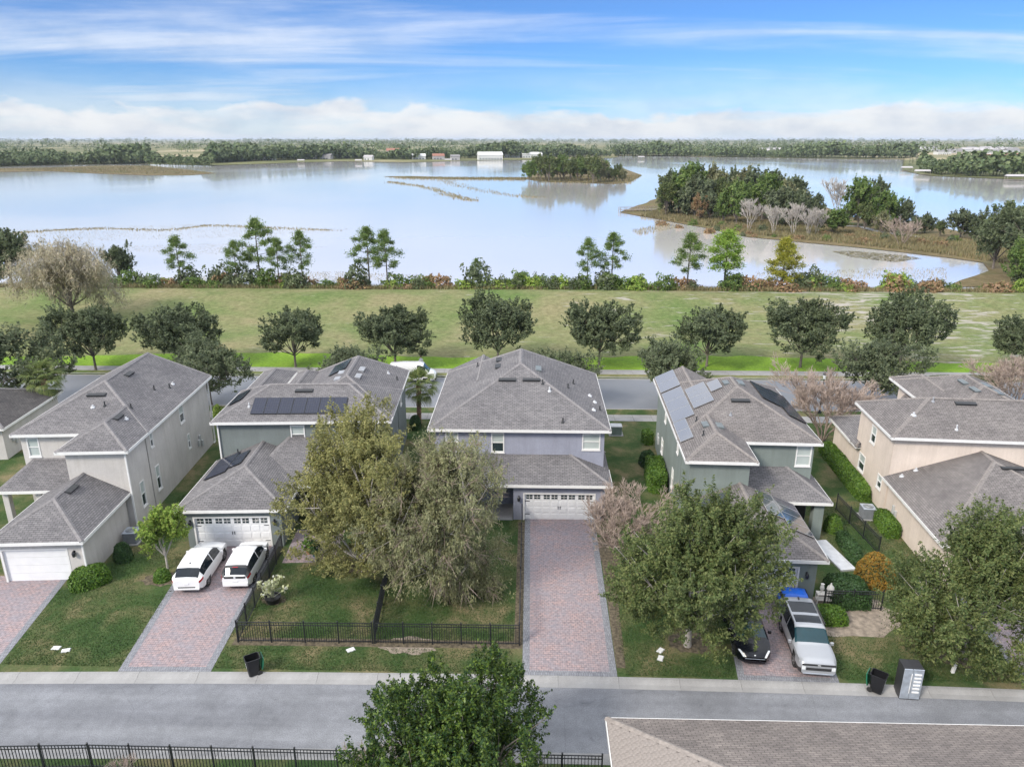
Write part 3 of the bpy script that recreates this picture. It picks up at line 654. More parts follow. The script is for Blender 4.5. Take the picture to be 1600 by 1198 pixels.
# ================================================================== HOUSES
def hip(house, x0, x1, y0, y1, ze, pitch, axis='y', o0=None, o1=None, mat='shingle_grey', cap='cap_grey', lift=0, fas='FBLR', fy=None, gable='stucco_beige'):
    ze = ze+lift; half = (x1-x0)/2 if axis == 'y' else (y1-y0)/2; zr = ze+pitch*half
    o0 = half if o0 is None else o0; o1 = half if o1 is None else o1
    A, B, C, D = Vector((x0, y0, ze)), Vector((x1, y0, ze)), Vector((x1, y1, ze)), Vector((x0, y1, ze))
    if axis == 'y': P, Q = Vector(((x0+x1)/2, y0+o0, zr)), Vector(((x0+x1)/2, y1-o1, zr)); fs = [(A, B, P), (B, C, Q, P), (C, D, Q), (D, A, P, Q)]; ends = ((0, o0), (2, o1)); hips = [(A, P), (B, P), (C, Q), (D, Q)]
    else: P, Q = Vector((x0+o0, (y0+y1)/2, zr)), Vector((x1-o1, (y0+y1)/2, zr)); fs = [(A, B, Q, P), (B, C, Q), (C, D, P, Q), (D, A, P)]; ends = ((3, o0), (1, o1)); hips = [(A, P), (D, P), (B, Q), (C, Q)]
    mb = MB(); gb = MB()
    for i, f in enumerate(fs):
        e = (f[1]-f[0]).normalized(); n = (f[1]-f[0]).cross(f[2]-f[0]).normalized(); v = n.cross(e)
        uv = [((p-f[0]).dot(e), (p-f[0]).dot(v)) for p in f]
        if any(i == k and o == 0 for k, o in ends): gb.face(f)
        else: mb.face(f, uv)
    mb.build('roof', mat, house)
    if gb.f: gb.build('gable', gable, house)
    cm = MB()
    segs = [h for h in hips if (h[1]-h[0]).length > .1 and abs((h[1]-h[0]).x*(h[1]-h[0]).y) > 1e-4] + ([(P, Q)] if (Q-P).length > .1 else [])
    for a, b_ in segs:
        d = (b_-a).normalized(); s = d.cross(Vector((0, 0, 1))).normalized()*.14
        u = Vector((0, 0, .035)); dn = Vector((0, 0, -.14*pitch*.75))
        i = len(cm.v); cm.v += [tuple(q) for q in (a-s+dn+u*.6, a+u*1.6, a+s+dn+u*.6, b_-s+dn+u*.6, b_+u*1.6, b_+s+dn+u*.6)]
        cm.f += [(i, i+1, i+4, i+3), (i+1, i+2, i+5, i+4)]
    if cm.f: cm.build('hip_cap', cap, house)
    fm = MB(); t = .03; za, zb = ze-.20, ze-.004
    fy0, fy1 = fy or (y0, y1)
    if 'F' in fas: fm.box(x0-t, x1+t, y0-t, y0+.02, za, zb)
    if 'B' in fas: fm.box(x0-t, x1+t, y1-.02, y1+t, za, zb)
    if 'L' in fas: fm.box(x0-t, x0+.02, fy0+.021, fy1-.021, za, zb)
    if 'R' in fas: fm.box(x1-.02, x1+t, fy0+.021, fy1-.021, za, zb)
    if fm.f: fm.build('fascia', 'white_trim', house)
    sf = MB(); sf.face([(x0, y0, ze-.17), (x0, y1, ze-.17), (x1, y1, ze-.17), (x1, y0, ze-.17)]); sf.build('soffit', 'white_trim', house)
def panel_boxes(mb, u0, u1, z0, z1, holes, d0, d1, M):
    us = sorted({u0, u1, *[h[0] for h in holes], *[h[1] for h in holes]})
    for a, b_ in zip(us[:-1], us[1:]):
        if b_-a < 1e-5: continue
        hs = sorted([h for h in holes if h[0] < (a+b_)/2 < h[1]], key=lambda h: h[2]); z = z0
        for h in hs:
            if h[2] > z: mb.box(a, b_, d0, d1, z, h[2], M)
            z = h[3]
        if z < z1: mb.box(a, b_, d0, d1, z, z1, M)
def side_matrix(side, x0, x1, y0, y1):
    if side == 'F': return Matrix(((1, 0, 0, 0), (0, 1, 0, y0), (0, 0, 1, 0), (0, 0, 0, 1)))
    if side == 'B': return Matrix(((1, 0, 0, 0), (0, -1, 0, y1), (0, 0, 1, 0), (0, 0, 0, 1)))
    if side == 'L': return Matrix(((0, 1, 0, x0), (1, 0, 0, 0), (0, 0, 1, 0), (0, 0, 0, 1)))
    return Matrix(((0, -1, 0, x1), (1, 0, 0, 0), (0, 0, 1, 0), (0, 0, 0, 1)))
def body(house, mat, x0, x1, y0, y1, z0, z1, holes={}, sides='FBLR'):
    t = .18
    for s in sides:
        M = side_matrix(s, x0, x1, y0, y1); mb = MB()
        a, b_ = (x0, x1) if s in 'FB' else (y0+t, y1-t)
        panel_boxes(mb, a, b_, z0, z1, holes.get(s, []), 0, t, M); mb.build('wall', mat, house)
        for h in holes.get(s, []):
            if len(h) > 4 and h[4] == 'door': continue
            window(house, M, *h[:4], blind=(h[4] if len(h) > 4 else .5))
def window(house, M, u0, u1, z0, z1, blind=.5):
    mb = MB(); w = .065
    mb.box(u0-.02, u0+w, -.035, .10, z0-.02, z1+.02, M).box(u1-w, u1+.02, -.035, .10, z0-.02, z1+.02, M)
    mb.box(u0+w, u1-w, -.034, .10, z0-.02, z0+w, M).box(u0+w, u1-w, -.034, .10, z1-w, z1+.02, M); zm = (z0+z1)/2
    mb.box(u0+w, u1-w, -.01, .09, zm-.03, zm+.03, M)
    f = mb.build('window', 'white_trim', house)
    for a, b_, bl in ((z0+w, zm-.03, blind < .3), (zm+.03, z1-w, True)):
        MB().box(u0+w, u1-w, .03, .05, a, b_, M).build('pane', 'window_blind' if (bl and blind > 0) else 'window_glass', f)
    MB().box(u0-.05, u1+.05, -.07, -.036, z0-.10, z0-.021, M).build('sill', 'white_trim', f)
def garage_door(house, x0, x1, y, z1, carriage=True, plain=False):
    r = bpy.data.objects.new('garage_door', None); link(r, house)
    n = 4; h = z1/n
    for k in range(n):
        mb = MB(); mb.box(x0, x1, y+.10, y+.14, k*h+.006, (k+1)*h-.006)
        if not plain and k < n-(1 if carriage else 0):
            c = 8; w = (x1-x0)/c
            for j in range(c): mb.bbox(x0+j*w+.07, x0+(j+1)*w-.07, -h/2+.07, h/2-.07, 0, .018, .012, Matrix(((1, 0, 0, 0), (0, 0, -1, y+.10), (0, 1, 0, (k+.5)*h), (0, 0, 0, 1))))
        mb.build('door_section', 'white_door', r)
    if carriage:
        c = 8; w = (x1-x0)/c
        for j in range(c):
            a = x0+j*w+(.12 if j % 2 == 0 else .06); b_ = x0+(j+1)*w-(.06 if j % 2 == 0 else .12)
            o = MB().box(a, b_, y+.085, y+.098, (n-1)*h+.10, n*h-.08).build('door_pane', 'window_glass', r)
            mb = MB(); zc = (n-.5)*h+.01; xc = (a+b_)/2
            mb.box(xc-.012, xc+.012, y+.07, y+.084, (n-1)*h+.10, n*h-.08).box(a, xc-.0125, y+.07, y+.084, zc-.012, zc+.012).box(xc+.0125, b_, y+.07, y+.084, zc-.012, zc+.012); mb.build('muntin', 'white_trim', o)
        for xx in (x0+.04, x1-.36):
            for zz in (.42, z1-h-.06): MB().box(xx, xx+.32, y+.06, y+.08, zz-.02, zz+.02).build('hinge', 'black_metal', r)
        for xx in ((x0+x1)/2-.09, (x0+x1)/2+.06): MB().box(xx, xx+.03, y+.04, y+.078, z1*.42, z1*.42+.22).build('handle', 'black_metal', r)
    mb = MB(); mb.box(x0-.10, x0-.001, y-.02, y+.16, 0, z1+.10).box(x1+.001, x1+.10, y-.02, y+.16, 0, z1+.10).box(x0, x1, y-.02, y+.16, z1+.001, z1+.10)
    mb.build('door_trim', 'white_trim', r)
    return r
def lantern(house, x, y, z):
    mb = MB(); mb.box(x-.05, x+.05, y-.03, y, z-.05, z+.12).lathe([(.03, z-.28), (.09, z-.22), (.11, z+.0), (.05, z+.1), (.01, z+.16)], 8, Matrix.Translation((x, y-.14, 0)))
    mb.box(x-.012, x+.012, y-.14, y, z+.06, z+.085); mb.build('wall_lantern', 'black_metal', house)
def face_frame(kind, x, y, z, pitch):
    k = 1/math.sqrt(1+pitch*pitch)
    if kind == 'F': U, V = Vector((1, 0, 0)), Vector((0, 1, pitch))*k
    if kind == 'L': U, V = Vector((0, -1, 0)), Vector((1, 0, pitch))*k
    if kind == 'R': U, V = Vector((0, 1, 0)), Vector((-1, 0, pitch))*k
    N_ = U.cross(V)
    return Matrix(((U.x, V.x, N_.x, x), (U.y, V.y, N_.y, y), (U.z, V.z, N_.z, z), (0, 0, 0, 1)))
def solar(house, kind, ref, ze, pitch, x0, x1, y0, y1, nu, nv, rim='panel_rim'):
    """nu panels along the eave, nv up the slope, over the plan rectangle x0..x1, y0..y1 of that roof face"""
    sl = math.sqrt(1+pitch*pitch)
    if kind == 'F': lu, lv = x1-x0, (y1-y0)*sl; ox, oy = x0, y0; z = ze+(y0-ref)*pitch
    if kind == 'L': lu, lv = y1-y0, (x1-x0)*sl; ox, oy = x0, y1; z = ze+(x0-ref)*pitch
    if kind == 'R': lu, lv = y1-y0, (x1-x0)*sl; ox, oy = x1, y0; z = ze-(x1-ref)*pitch
    M = face_frame(kind, ox, oy, z, pitch); pu, pv = lu/nu, lv/nv
    mb = MB(); g = .012; a, b_, c, d = g, pu-g, g, pv-g
    mb.box(a, b_, c, d, .07, .105)
    me = mb.mesh('solar_panel', rim)
    t = MB(); t.face([(a+.025, c+.025, .1075), (b_-.025, c+.025, .1075), (b_-.025, d-.025, .1075), (a+.025, d-.025, .1075)], [(0, 0), (b_-a-.05, 0), (b_-a-.05, d-c-.05), (0, d-c-.05)])
    tm = t.mesh('cells', 'solar_cell_glossy' if rim == 'panel_rim_silver' else 'solar_cell')
    for i in range(nu):
        for j in range(nv):
            o = bpy.data.objects.new('solar_panel', me); link(o, house); o.matrix_local = M @ Matrix.Translation((i*pu, j*pv, 0))
            c_ = bpy.data.objects.new('cells', tm); link(c_, o)
    rl = MB()
    for q in (.25, .75): rl.box(.02, lu-.02, lv*q-.02, lv*q+.02, .0, .069, M)
    rl.build('mounting_rail', 'panel_rim', house)
def vent(house, kind, ref, ze, pitch, x, y, w=1.25, d=.42, mat='dark_vent'):
    z = ze+((y-ref) if kind == 'F' else (x-ref) if kind == 'L' else (ref-x))*pitch
    M = face_frame(kind, x, y, z, pitch); mb = MB()
    mb.rings([[(-w/2, -d/2, 0), (w/2, -d/2, 0), (w/2, d/2, 0), (-w/2, d/2, 0)], [(-w/2, -d/2, .17), (w/2, -d/2, .17), (w/2, d/2-.05, .05), (-w/2, d/2-.05, .05)]], M)
    mb.build('roof_vent', mat, house)
def pipe(house, kind, ref, ze, pitch, x, y, mat='dark_vent', h=.35, r=.05):
    z = ze+((y-ref) if kind == 'F' else (x-ref) if kind == 'L' else (ref-x))*pitch
    MB().lathe([(r*2.6, -.06), (r*2.2, .04), (r, .07), (r, h), (r*.7, h)], 8, Matrix.Translation((x, y, z))).build('vent_pipe', mat, house)
def downspout(house, x, y, z1):
    mb = MB(); mb.box(x-.05, x+.05, y-.045, y+.045, .05, z1); mb.box(x-.05, x+.05, y-.3, y-.046, .03, .12); mb.build('downspout', 'white_trim', house)
E6 = 6.05
def H(label, A, rot): return thing('house', label, 'house', (A[0], A[1], 0), R(rot), None)
# --- beige house at left
h = H('two-storey beige stucco house with grey shingle roof and plain white garage door at left', (-26.34, 43.52), 4.2)
body(h, 'stucco_beige', -8.95, -.4, 3.75, 15.95, 0, 5.95, {'F': [(-8.55, -7.75, 4.25, 5.65, .1)], 'R': [(9.7, 10.55, 4.2, 5.6, .5), (4.3, 4.75, 4.5, 5.6, .5), (10.6, 11.05, 1.7, 2.9, .5), (4.35, 5.0, 1.1, 2.95, .5)]})
body(h, 'stucco_beige', -4.25, -.397, .55, 3.749, 0, 5.94, {'R': [(1.75, 2.4, 1.1, 2.95, .5)]}, 'FLR')
body(h, 'stucco_beige', -5.65, -.80, -5.45, .549, 0, 2.85, {'F': [(-5.5, -1.75, 0, 2.15, 'door')]}, 'FLR')
garage_door(h, -5.49, -1.76, -5.45, 2.14, False, True); lantern(h, -1.28, -5.45, 1.95)
hip(h, -9.35, 0, 3.35, 16.35, E6, .505, 'y', None, .85)
hip(h, -4.65, 0, .15, 5.72, E6, .505, 'y', None, 0, lift=.006, fas='FLR', fy=(.15, 3.33))
hip(h, -6.1, -.45, -5.9, .54, 2.9, .52, 'y', None, 0, fas='FLR')
hip(h, -9.5, -4.3, 1.0, 6.5, 2.9, .42, 'x', 1.2, 0, fas='FL', gable='interior_dark')
for xx in (-9.2, -7.0): MB().bbox(xx-.2, xx+.2, 1.3, 1.7, 0, 2.75, .02).build('porch_column', 'stucco_beige', h)
for a in ((-4.08, 10.5, 1.0), (-2.05, 3.75, 1.0)): vent(h, 'R', 0, E6, .505, a[0], a[1], a[2])
vent(h, 'F', 3.35, E6, .505, -4.75, 6.7, 1.3); vent(h, 'R', -.45, 2.9, .52, -3.0, -1.6, 1.1)
for a in ((-1.4, 11.1), (-2.0, 9.75), (-1.97, 5.66)): pipe(h, 'R', 0, E6, .505, *a)
for a in ((-1.46, 11.9), (-1.6, 3.95)): pipe(h, 'R', 0, E6, .505, *a, mat='pale_pvc', h=.16, r=.07)
pipe(h, 'F', 3.35, E6, .505, -4.6, 5.6, 'pale_pvc', .16, .07); pipe(h, 'F', 3.35, E6, .505, -3.8, 5.7)
for p in ((-.34, .45, 5.9), (-.30, 16.05, 5.9), (-.7, -5.56, 2.75)): downspout(h, *p)
for yy, zz in ((12.6, 1.4), (12.9, 1.7), (13.3, 1.1)): MB().bbox(-.40+.001, -.26, yy-.13, yy+.13, zz-.25, zz+.25, .02).build('meter_box', 'utility_grey', h)
# --- green-grey house with front solar row
h = H('two-storey green-grey house with a row of seven dark solar panels above the white cars', (-23.06, 48.87), 3)
body(h, 'stucco_green', .4, 12.6, .42, 6.6, 0, 5.95, {'F': [(5.6, 6.6, 4.2, 5.6, .5)]})
body(h, 'stucco_green', 5.45, 12.62, 6.601, 11.8, 0, 5.94, {'R': [(8.2, 9.0, 4.2, 5.5, .5)]}, 'BLR')
body(h, 'stucco_green', .45, 6.6, -7.0, .419, 0, 2.85, {'F': [(1.0, 5.78, 0, 2.14, 'door')]}, 'FLR')
garage_door(h, 1.01, 5.77, -7.0, 2.13, True); lantern(h, .72, -7.0, 1.9); lantern(h, 6.15, -7.0, 1.9)
hip(h, 0, 13, 0, 7.0, E6, .49, 'x')
hip(h, 5.05, 13.03, .9, 12.2, E6+.01, .49, 'y', None, 2.0, fas='BLR', fy=(7.05, 12.2))
hip(h, .3, 3.2, 4.5, 12.3, E6-.012, .49, 'y', 0, None, gable='stucco_green', fas='BLR', fy=(7.05, 12.3)); hip(h, 3.35, 5.6, 4.5, 12.0, E6-.02, .49, 'y', 0, None, gable='stucco_green', fas='BLR', fy=(7.05, 12))
hip(h, -.03, 7.08, -7.4, .41, 2.9, .42, 'y', None, 0, fas='FLR')
hip(h, 3.0, 12.9, -3.9, 5.0, 2.9-.01, .42, 'x', 2.5, 2.5, fas='FR', fy=(-3.9, .4))
body(h, 'stucco_green', 8.2, 12.5, -1.2, .419, 0, 2.8, {}, 'FLR')
for xx in (8.3, 12.4): MB().bbox(xx-.2, xx+.2, -3.6, -3.2, 0, 2.72, .02).build('porch_column', 'stucco_green', h)
solar(h, 'F', 0, E6, .49, 2.7, 9.6, .65, 2.14, 7, 1)
solar(h, 'L', 0, E6, .49, .4, 1.5, 2.7, 5.2, 2, 1); solar(h, 'L', 5.05, E6+.01, .49, 7.05, 8.5, 7.4, 10.2, 2, 1)
solar(h, 'L', 0, 2.9, .42, .5, 2.05, -3.6, -.15, 2, 1); solar(h, 'L', 0, 2.9, .42, 2.07, 3.0, -3.1, -.75, 2, 1)
vent(h, 'F', 0, E6, .49, 6.2, 2.85, 1.3)
for a in ((9.75, 7.4), (9.76, 5.6)): vent(h, 'R', 13.03, E6+.01, .49, *a, 1.0, mat='grey_trim')
for a in ((8.3, 6.6), (8.3, 5.0)): vent(h, 'L', 5.05, E6+.01, .49, *a, .8, mat='grey_trim')
pipe(h, 'R', 13.03, E6, .49, 11.6, 9.2, 'pale_pvc', .2, .07); pipe(h, 'R', 13.03, E6, .49, 12.4, 8.7, h=.3); pipe(h, 'F', 0, E6, .49, 2.45, 1.4, 'pale_pvc', .3); pipe(h, 'L', 0, 2.9, .42, 1.7, .1, h=.3)
downspout(h, .36, .36, 5.9)
# --- lavender house, centre
h = H('two-storey lavender-grey house with broad hip roof at the head of the central paver driveway', (-7.21, 48.05), 0)
body(h, 'stucco_lavender', .4, 12.5, .45, 12.8, 0, 5.95, {'F': [(4.48, 5.37, 4.15, 5.62, .5), (10.95, 12.2, 4.42, 5.62, .1), (1.2, 2.1, 4.15, 5.62, .5)], 'R': [(4, 5, 4.2, 5.5, .5)]})
body(h, 'stucco_lavender', 6.09, 12.46, -1.85, .449, 0, 2.85, {'F': [(6.87, 11.72, 0, 2.0, 'door')]}, 'FLR')
garage_door(h, 6.88, 11.71, -1.85, 1.99, True); lantern(h, 6.48, -1.85, 1.75)
hip(h, 0, 12.9, 0, 13.2, E6, .462, 'y', None, 2.8)
hip(h, 0, 6.2, 6.6, 13.95, E6, .462, 'y', 0, 0, lift=-.008, fas='', gable='stucco_lavender')
hip(h, -.1, 12.9, -2.28, 3.6, 2.9, .40, 'x', fas='FLR', fy=(-2.28, .4))
for xx in (.3, 3.2): MB().bbox(xx-.22, xx+.22, -1.95, -1.5, 0, 2.75, .02).build('porch_column', 'stucco_lavender', h)
MB().bbox(.1, 6.05, -1.95, .44, 0, .06, .01).build('porch_floor', 'concrete', h)
MB().box(1.5, 2.5, .40, .444, .07, 2.2).build('front_door', 'interior_dark', h)
vent(h, 'F', 0, E6, .462, 5.47, 4.68, 1.3); vent(h, 'F', 0, E6, .462, 7.28, 4.7, 1.3)
for a in ((4.65, 9.95), (4.65, 8.1)): vent(h, 'L', 0, E6, .462, *a, 1.0)
vent(h, 'R', 12.9, E6, .462, 7.8, 6.9, 1.2, mat='grey_vent')
pipe(h, 'F', 0, E6, .462, 8.14, 4.3); pipe(h, 'F', 0, E6, .462, 8.64, 3.6, 'pale_pvc', .3, .06); pipe(h, 'F', 0, E6, .462, 9.54, .7); pipe(h, 'L', 0, E6, .462, 2.8, 10.9)
for a in ((10.6, 7.2), (10.1, 5.5), (12.4, 3.5)): pipe(h, 'R', 12.9, E6, .462, *a)
for a in ((11.8, 5.9), (12.1, 4.8), (11.85, 2.8)): pipe(h, 'R', 12.9, E6, .462, *a, 'pale_pvc', .14, .08)
# --- sage house with many panels
h = H('two-storey sage-green house with pale solar panels stepping along its left roof slope', (9.92, 43.06), -2)
body(h, 'stucco_sage', .4, 9.25, 3.8, 16.4, 0, 5.95, {'F': [(8.1, 9.1, 4.22, 5.68, .1)], 'L': [(11.2, 11.9, 4.2, 5.3, .5), (11.9, 12.8, 1.2, 2.4, .5), (5.0, 5.6, 4.3, 5.3, .5), (6.3, 7.0, .9, 2.4, .5)]})
body(h, 'stucco_sage', .403, 4.15, .42, 3.799, 0, 5.94, {}, 'FLR')
body(h, 'stucco_sage', .45, 6.75, -5.8, .419, 0, 2.85, {'F': [(.9, 5.7, 0, 2.14, 'door')]}, 'FLR')
garage_door(h, .91, 5.69, -5.8, 2.13, True); lantern(h, 6.2, -5.8, 1.8)
hip(h, 0, 9.65, 3.4, 15.2, E6, .49, 'y', mat='shingle_brown', cap='cap_brown')
hip(h, 0, 4.55, 0, 5.66, E6, .49, 'y', None, 0, 'shingle_brown', 'cap_brown', lift=.006, fas='FLR', fy=(0, 3.38))
hip(h, 0, 4.7, 10, 17.0, E6, .49, 'y', 0, 0, 'shingle_brown', 'cap_brown', lift=-.008, fas='LB', fy=(15.25, 17.0), gable='stucco_sage')
hip(h, 0.02, 7.2, -6.2, .41, 2.9, .43, 'y', None, 0, 'shingle_brown', 'cap_brown', fas='FLR', fy=(-6.2, .4))
hip(h, 4.2, 9.86, .95, 9.0, 2.885, .43, 'x', 0, 3.2, fas='FR', fy=(.95, 4.8), gable='interior_dark')
body(h, 'stucco_sage', 8.85, 9.5, 1.3, 1.9, 0, 2.74, {}); MB().box(4.2, 9.2, 3.72, 3.79, .1, 2.6).build('porch_screen', 'interior_dark', h)
solar(h, 'L', 0, E6, .49, .1, 1.6, 12.85, 16.9, 2, 1, 'panel_rim_silver'); solar(h, 'L', 0, E6, .49, .12, 1.58, 6.25, 12.5, 3, 1, 'panel_rim_silver'); solar(h, 'L', 0, E6, .49, .1, .95, 2.75, 6.2, 2, 1, 'panel_rim_silver')
solar(h, 'L', 0, E6, .49, 1.7, 3.1, 7.25, 11.45, 4, 1, 'panel_rim_silver'); solar(h, 'L', 0, E6, .49, 3.2, 4.0, 8.95, 10.9, 1, 1, 'panel_rim_silver')
solar(h, 'R', 9.65, E6, .49, 6.75, 8.2, 8.3, 12.3, 4, 1); solar(h, 'R', 9.65, E6, .49, 8.25, 9.6, 6.7, 12.7, 6, 1)
solar(h, 'R', 7.2, 2.9, .43, 4.5, 5.55, -2.85, .2, 3, 1, 'panel_rim_silver'); solar(h, 'R', 7.2, 2.9, .43, 5.58, 7.1, -3.9, .35, 4, 1, 'panel_rim_silver')
solar(h, 'L', .02, 2.9, .43, .9, 2.6, -3.2, -.2, 3, 1, 'panel_rim_silver')
vent(h, 'F', 3.4, E6, .49, 4.8, 6.9, 1.3); vent(h, 'L', 0, E6, .49, 4.35, 9.6, .8, mat='grey_vent'); vent(h, 'L', 0, E6, .49, 1.9, 4.0, .9, mat='grey_vent'); vent(h, 'R', 9.65, E6, .49, 5.4, 9.8, 1.0, mat='grey_vent'); vent(h, 'R', 4.56, E6, .49, 2.8, 4.0, .9, mat='grey_vent')
pipe(h, 'L', 0, E6, .49, 1.5, 5.2); pipe(h, 'F', 3.4, E6, .49, 3.9, 5.6, 'grey_trim', .2); pipe(h, 'L', 0, E6, .49, 1.5, 2.6)
for yy, zz in ((14.2, 1.5), (14.6, 1.7)): MB().bbox(.27, .399, yy-.15, yy+.15, zz-.3, zz+.3, .02).build('meter_box', 'utility_grey', h)
# --- cream house at right
h = H('two-storey cream stucco house with brown-grey hip roofs at the right edge', (24.81, 47.36), -4)
body(h, 'stucco_cream', .4, 14, .42, 6.9, 0, 5.95, {'L': [(3.5, 4.4, 4.0, 5.3, .5), (4.7, 5.9, 1.15, 2.45, .5), (1.3, 2.1, 1.4, 2.4, .5)]})
body(h, 'stucco_cream', 5.45, 12.2, 6.901, 12.8, 0, 5.94, {}, 'BLR'); body(h, 'stucco_cream', .45, 5.449, 6.901, 12.0, 0, 2.85, {}, 'BL')
body(h, 'stucco_cream', .45, 12, -8.4, .419, 0, 2.85, {'F': [(1.2, 6.0, 0, 2.14, 'door')]}, 'FLR'); garage_door(h, 1.21, 5.99, -8.4, 2.13, True)
hip(h, 0, 14.4, 0, 7.3, E6, .47, 'x', mat='shingle_brown', cap='cap_brown')
hip(h, 5.05, 12.6, 3, 13.2, E6+.012, .47, 'y', mat='shingle_brown', cap='cap_brown', fas='BLR', fy=(7.35, 13.2))
hip(h, 5.05, 8.6, 8, 14.0, E6+.004, .47, 'y', 0, None, 'shingle_brown', 'cap_brown', fas='BL', fy=(13.25, 14.0), gable='stucco_cream')
hip(h, -.05, 10.9, 5.8, 12.4, 2.9, .46, 'y', None, None, 'shingle_grey', 'cap_brown', fas='BL', fy=(7.0, 12.4))
hip(h, 0, 12.4, -8.8, .41, 2.9, .355, 'y', 7.5, 0, 'shingle_brown', 'cap_brown', fas='FLR')
vent(h, 'F', 0, E6, .47, 5.96, 3.2, 1.4); vent(h, 'F', -8.8, 2.9, .29, 7.0, -1.9, 1.4)
for a in ((8.2, 8.3), (8.2, 6.5)): vent(h, 'L', 5.05, E6+.012, .47, *a, 1.1, mat='grey_vent')
for a in ((9.7, 8.0), (9.7, 6.3)): vent(h, 'R', 12.6, E6+.012, .47, *a, 1.1, mat='grey_vent')
pipe(h, 'F', 0, E6, .47, 2.05, 2.0, 'pale_pvc', .2, .08); pipe(h, 'F', 0, E6, .47, 4.5, .85, 'pale_pvc', .35); pipe(h, 'F', 0, E6, .47, 3.8, 3.3, 'grey_trim', .35)
pipe(h, 'L', 0, 2.9, .355, 2.0, .1, 'pale_pvc', .2, .07); pipe(h, 'L', 0, 2.9, .355, 1.0, -.2, 'pale_pvc', .15, .07)
for yy, zz in ((-1.2, 1.2), (-1.6, 1.0)): MB().bbox(.30, .449, yy-.1, yy+.1, zz-.3, zz+.3, .02).build('meter_box', 'utility_grey', h)
# --- dark-roofed house, far left
h = H('pale house with a dark shingle roof cut off by the left edge', (-43.2, 55.0), 6)
body(h, 'stucco_beige', -11, -.4, .4, 9.4, 0, 2.85, {})
hip(h, -11.4, 0, 0, 9.8, 2.9, .42, 'x', mat='shingle_dark', cap='cap_grey')
for yy, zz in ((1.6, 1.5), (2.0, 1.2), (2.5, 1.6)): MB().bbox(-.40+.001, -.24, yy-.15, yy+.15, zz-.28, zz+.28, .02).build('meter_box', 'utility_grey', h)
pipe(h, 'R', 0, 2.9, .42, -2.5, 4, 'pale_pvc', .3, .08)
# --- garage building whose roof fills the bottom right corner
h = H('tan shingle hip roof of the low building in the bottom right corner', (3.22, 24.45), 0)
bx1, by0 = 24.0, -12.0
body(h, 'stucco_beige', .45, bx1-.45, by0+.45, -.45, 0, 2.85, {})
hip(h, 0, bx1, by0, 0, 2.9, .36, 'x', mat='shingle_tan', cap='cap_tan')
pipe(h, 'F', by0, 2.9, .36, 7.6, -6.2)
# real shingle tabs where the near hip face shows them
def tabs(house):
    p = .36; sl = math.sqrt(1+p*p); rg = random.Random(5); parts = 0; rest = MB()
    tm = []
    for q in range(4):
        w = (.30, .33, .27, .31)[q]; mb = MB(); mb.rings([[(.004, 0, 0), (w-.004, 0, 0), (w-.004, .165, 0), (.004, .165, 0)], [(.006, 0, .012+.003*q), (w-.006, 0, .012+.003*q), (w-.006, .165, .003), (.006, .165, .003)]]); tm.append((mb.mesh('shingle', 'cap_tan'), w))
    for r in range(27):
        v = .02+r*.165; run = v/sl; u0 = -run; M = face_frame('L', 0+run, 0, 2.9+run*p, p)   # u runs towards the camera from the back corner
        u = run+.12+(.17 if r % 2 else 0)
        while u < 4.4:
            me, w = tm[rg.randrange(4)]
            o = bpy.data.objects.new('shingle', me); link(o, house); o.matrix_local = M @ Matrix.Translation((u, 0, .004)); u += w; parts += 1
            if parts > 295: return
tabs(h)
